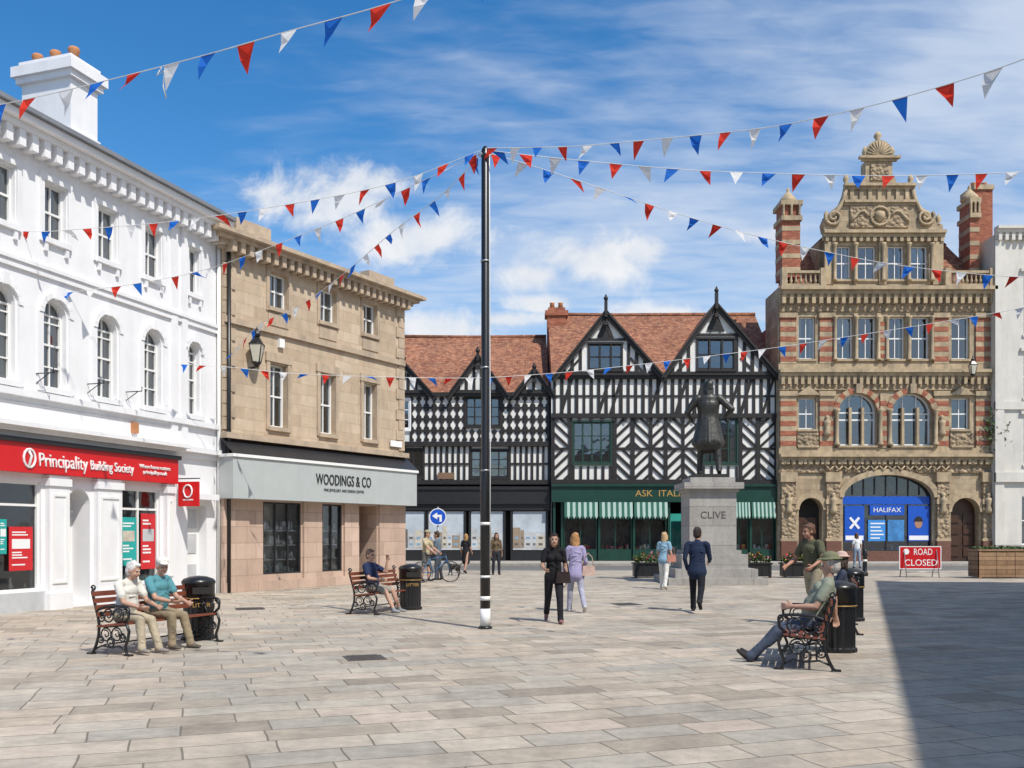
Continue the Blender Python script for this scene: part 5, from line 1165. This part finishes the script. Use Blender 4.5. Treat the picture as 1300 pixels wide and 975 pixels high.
n2=nd(nt,'ShaderNodeTexNoise'); n2.inputs['Scale'].default_value=1.9; n2.inputs['Detail'].default_value=5; n2.inputs['Distortion'].default_value=.5; L.new(mp2.outputs[0],n2.inputs[0])
ci=mth('MULTIPLY_ADD',n2.outputs['Fac'],.30,n1.outputs['Fac'])
ci=mth('MULTIPLY_ADD',a,.24,ci)
mr=nd(nt,'ShaderNodeMapRange'); mr.interpolation_type='SMOOTHSTEP'; mr.inputs[1].default_value=.50; mr.inputs[2].default_value=.92; mr.inputs[3].default_value=.0; mr.inputs[4].default_value=.78; L.new(ci,mr.inputs[0])
cirrus=mr.outputs[0]
cab=nd(nt,'ShaderNodeCombineXYZ'); L.new(a,cab.inputs[0]); L.new(b,cab.inputs[1])
n3=nd(nt,'ShaderNodeTexNoise'); n3.inputs['Scale'].default_value=12; n3.inputs['Detail'].default_value=9; n3.inputs['Roughness'].default_value=.62; n3.inputs['Distortion'].default_value=.3; L.new(cab.outputs[0],n3.inputs[0])
cum=None
for (px,py,wx,wy) in ((420,255,115,58),(520,300,110,42),(745,325,95,42),(815,318,70,22),(560,418,90,28),(680,350,60,26),(690,385,60,16),(355,250,70,38),(960,300,60,16),(830,400,100,16),(475,232,75,34),(640,405,70,12)):
    A0=(px-650)/FOC; B0=(678-py)/FOC
    u=mth('DIVIDE',mth('SUBTRACT',a,A0),wx/FOC); v=mth('DIVIDE',mth('SUBTRACT',b,B0),wy/FOC)
    d=mth('SQRT',mth('ADD',mth('MULTIPLY',u,u),mth('MULTIPLY',v,v))); q=mth('SUBTRACT',1,d)
    cum=q if cum is None else mth('MAXIMUM',cum,q)
cu=mth('ADD',cum,mth('MULTIPLY',mth('SUBTRACT',n3.outputs['Fac'],.5),3.2))
mr2=nd(nt,'ShaderNodeMapRange'); mr2.interpolation_type='SMOOTHSTEP'; mr2.inputs[1].default_value=-.1; mr2.inputs[2].default_value=.85; mr2.inputs[3].default_value=0; mr2.inputs[4].default_value=.93; L.new(cu,mr2.inputs[0])
hz=nd(nt,'ShaderNodeMapRange'); hz.inputs[1].default_value=0; hz.inputs[2].default_value=.34; hz.inputs[3].default_value=.5; hz.inputs[4].default_value=0; L.new(Z_,hz.inputs[0])
m0=nd(nt,'ShaderNodeMixRGB'); L.new(hz.outputs[0],m0.inputs[0]); L.new(hs.outputs[0],m0.inputs[1]); m0.inputs[2].default_value=(5.6,7.2,9.3,1)
m1=nd(nt,'ShaderNodeMixRGB'); L.new(cirrus,m1.inputs[0]); L.new(m0.outputs[0],m1.inputs[1]); m1.inputs[2].default_value=(7.6,8.4,9.7,1)
m2=nd(nt,'ShaderNodeMixRGB'); L.new(mr2.outputs[0],m2.inputs[0]); L.new(m1.outputs[0],m2.inputs[1])
cs_=nd(nt,'ShaderNodeMapRange'); cs_.inputs[1].default_value=.35; cs_.inputs[2].default_value=.65; L.new(n3.outputs['Fac'],cs_.inputs[0])
mc=nd(nt,'ShaderNodeMixRGB'); L.new(cs_.outputs[0],mc.inputs[0]); mc.inputs[1].default_value=(7.4,8.0,9.0,1); mc.inputs[2].default_value=(9.8,9.9,10.1,1); L.new(mc.outputs[0],m2.inputs[2])
L.new(m2.outputs[0],bg.inputs[0])
s=bpy.data.lights.new('sun','SUN'); s.energy=4.5; s.angle=H(.53); s.color=(1,.95,.87); so=bpy.data.objects.new('sun',s); COL.objects.link(so)
dirv=-(Vector((sd.x*math.cos(EL),sd.y*math.cos(EL),math.sin(EL)))); so.rotation_euler=dirv.to_track_quat('-Z','Y').to_euler(); so.location=(20,-20,30)
cam=bpy.data.cameras.new('camera'); co=bpy.data.objects.new('camera',cam); COL.objects.link(co); co.location=(0,0,EYE); co.rotation_euler=(math.pi/2,0,0)
cam.lens=36*FOC/1300; cam.sensor_width=36; cam.shift_y=(678-487.5)/1300; cam.clip_end=3000; sc.camera=co
sc.view_settings.view_transform='Standard'; sc.view_settings.look='None'; sc.view_settings.exposure=0
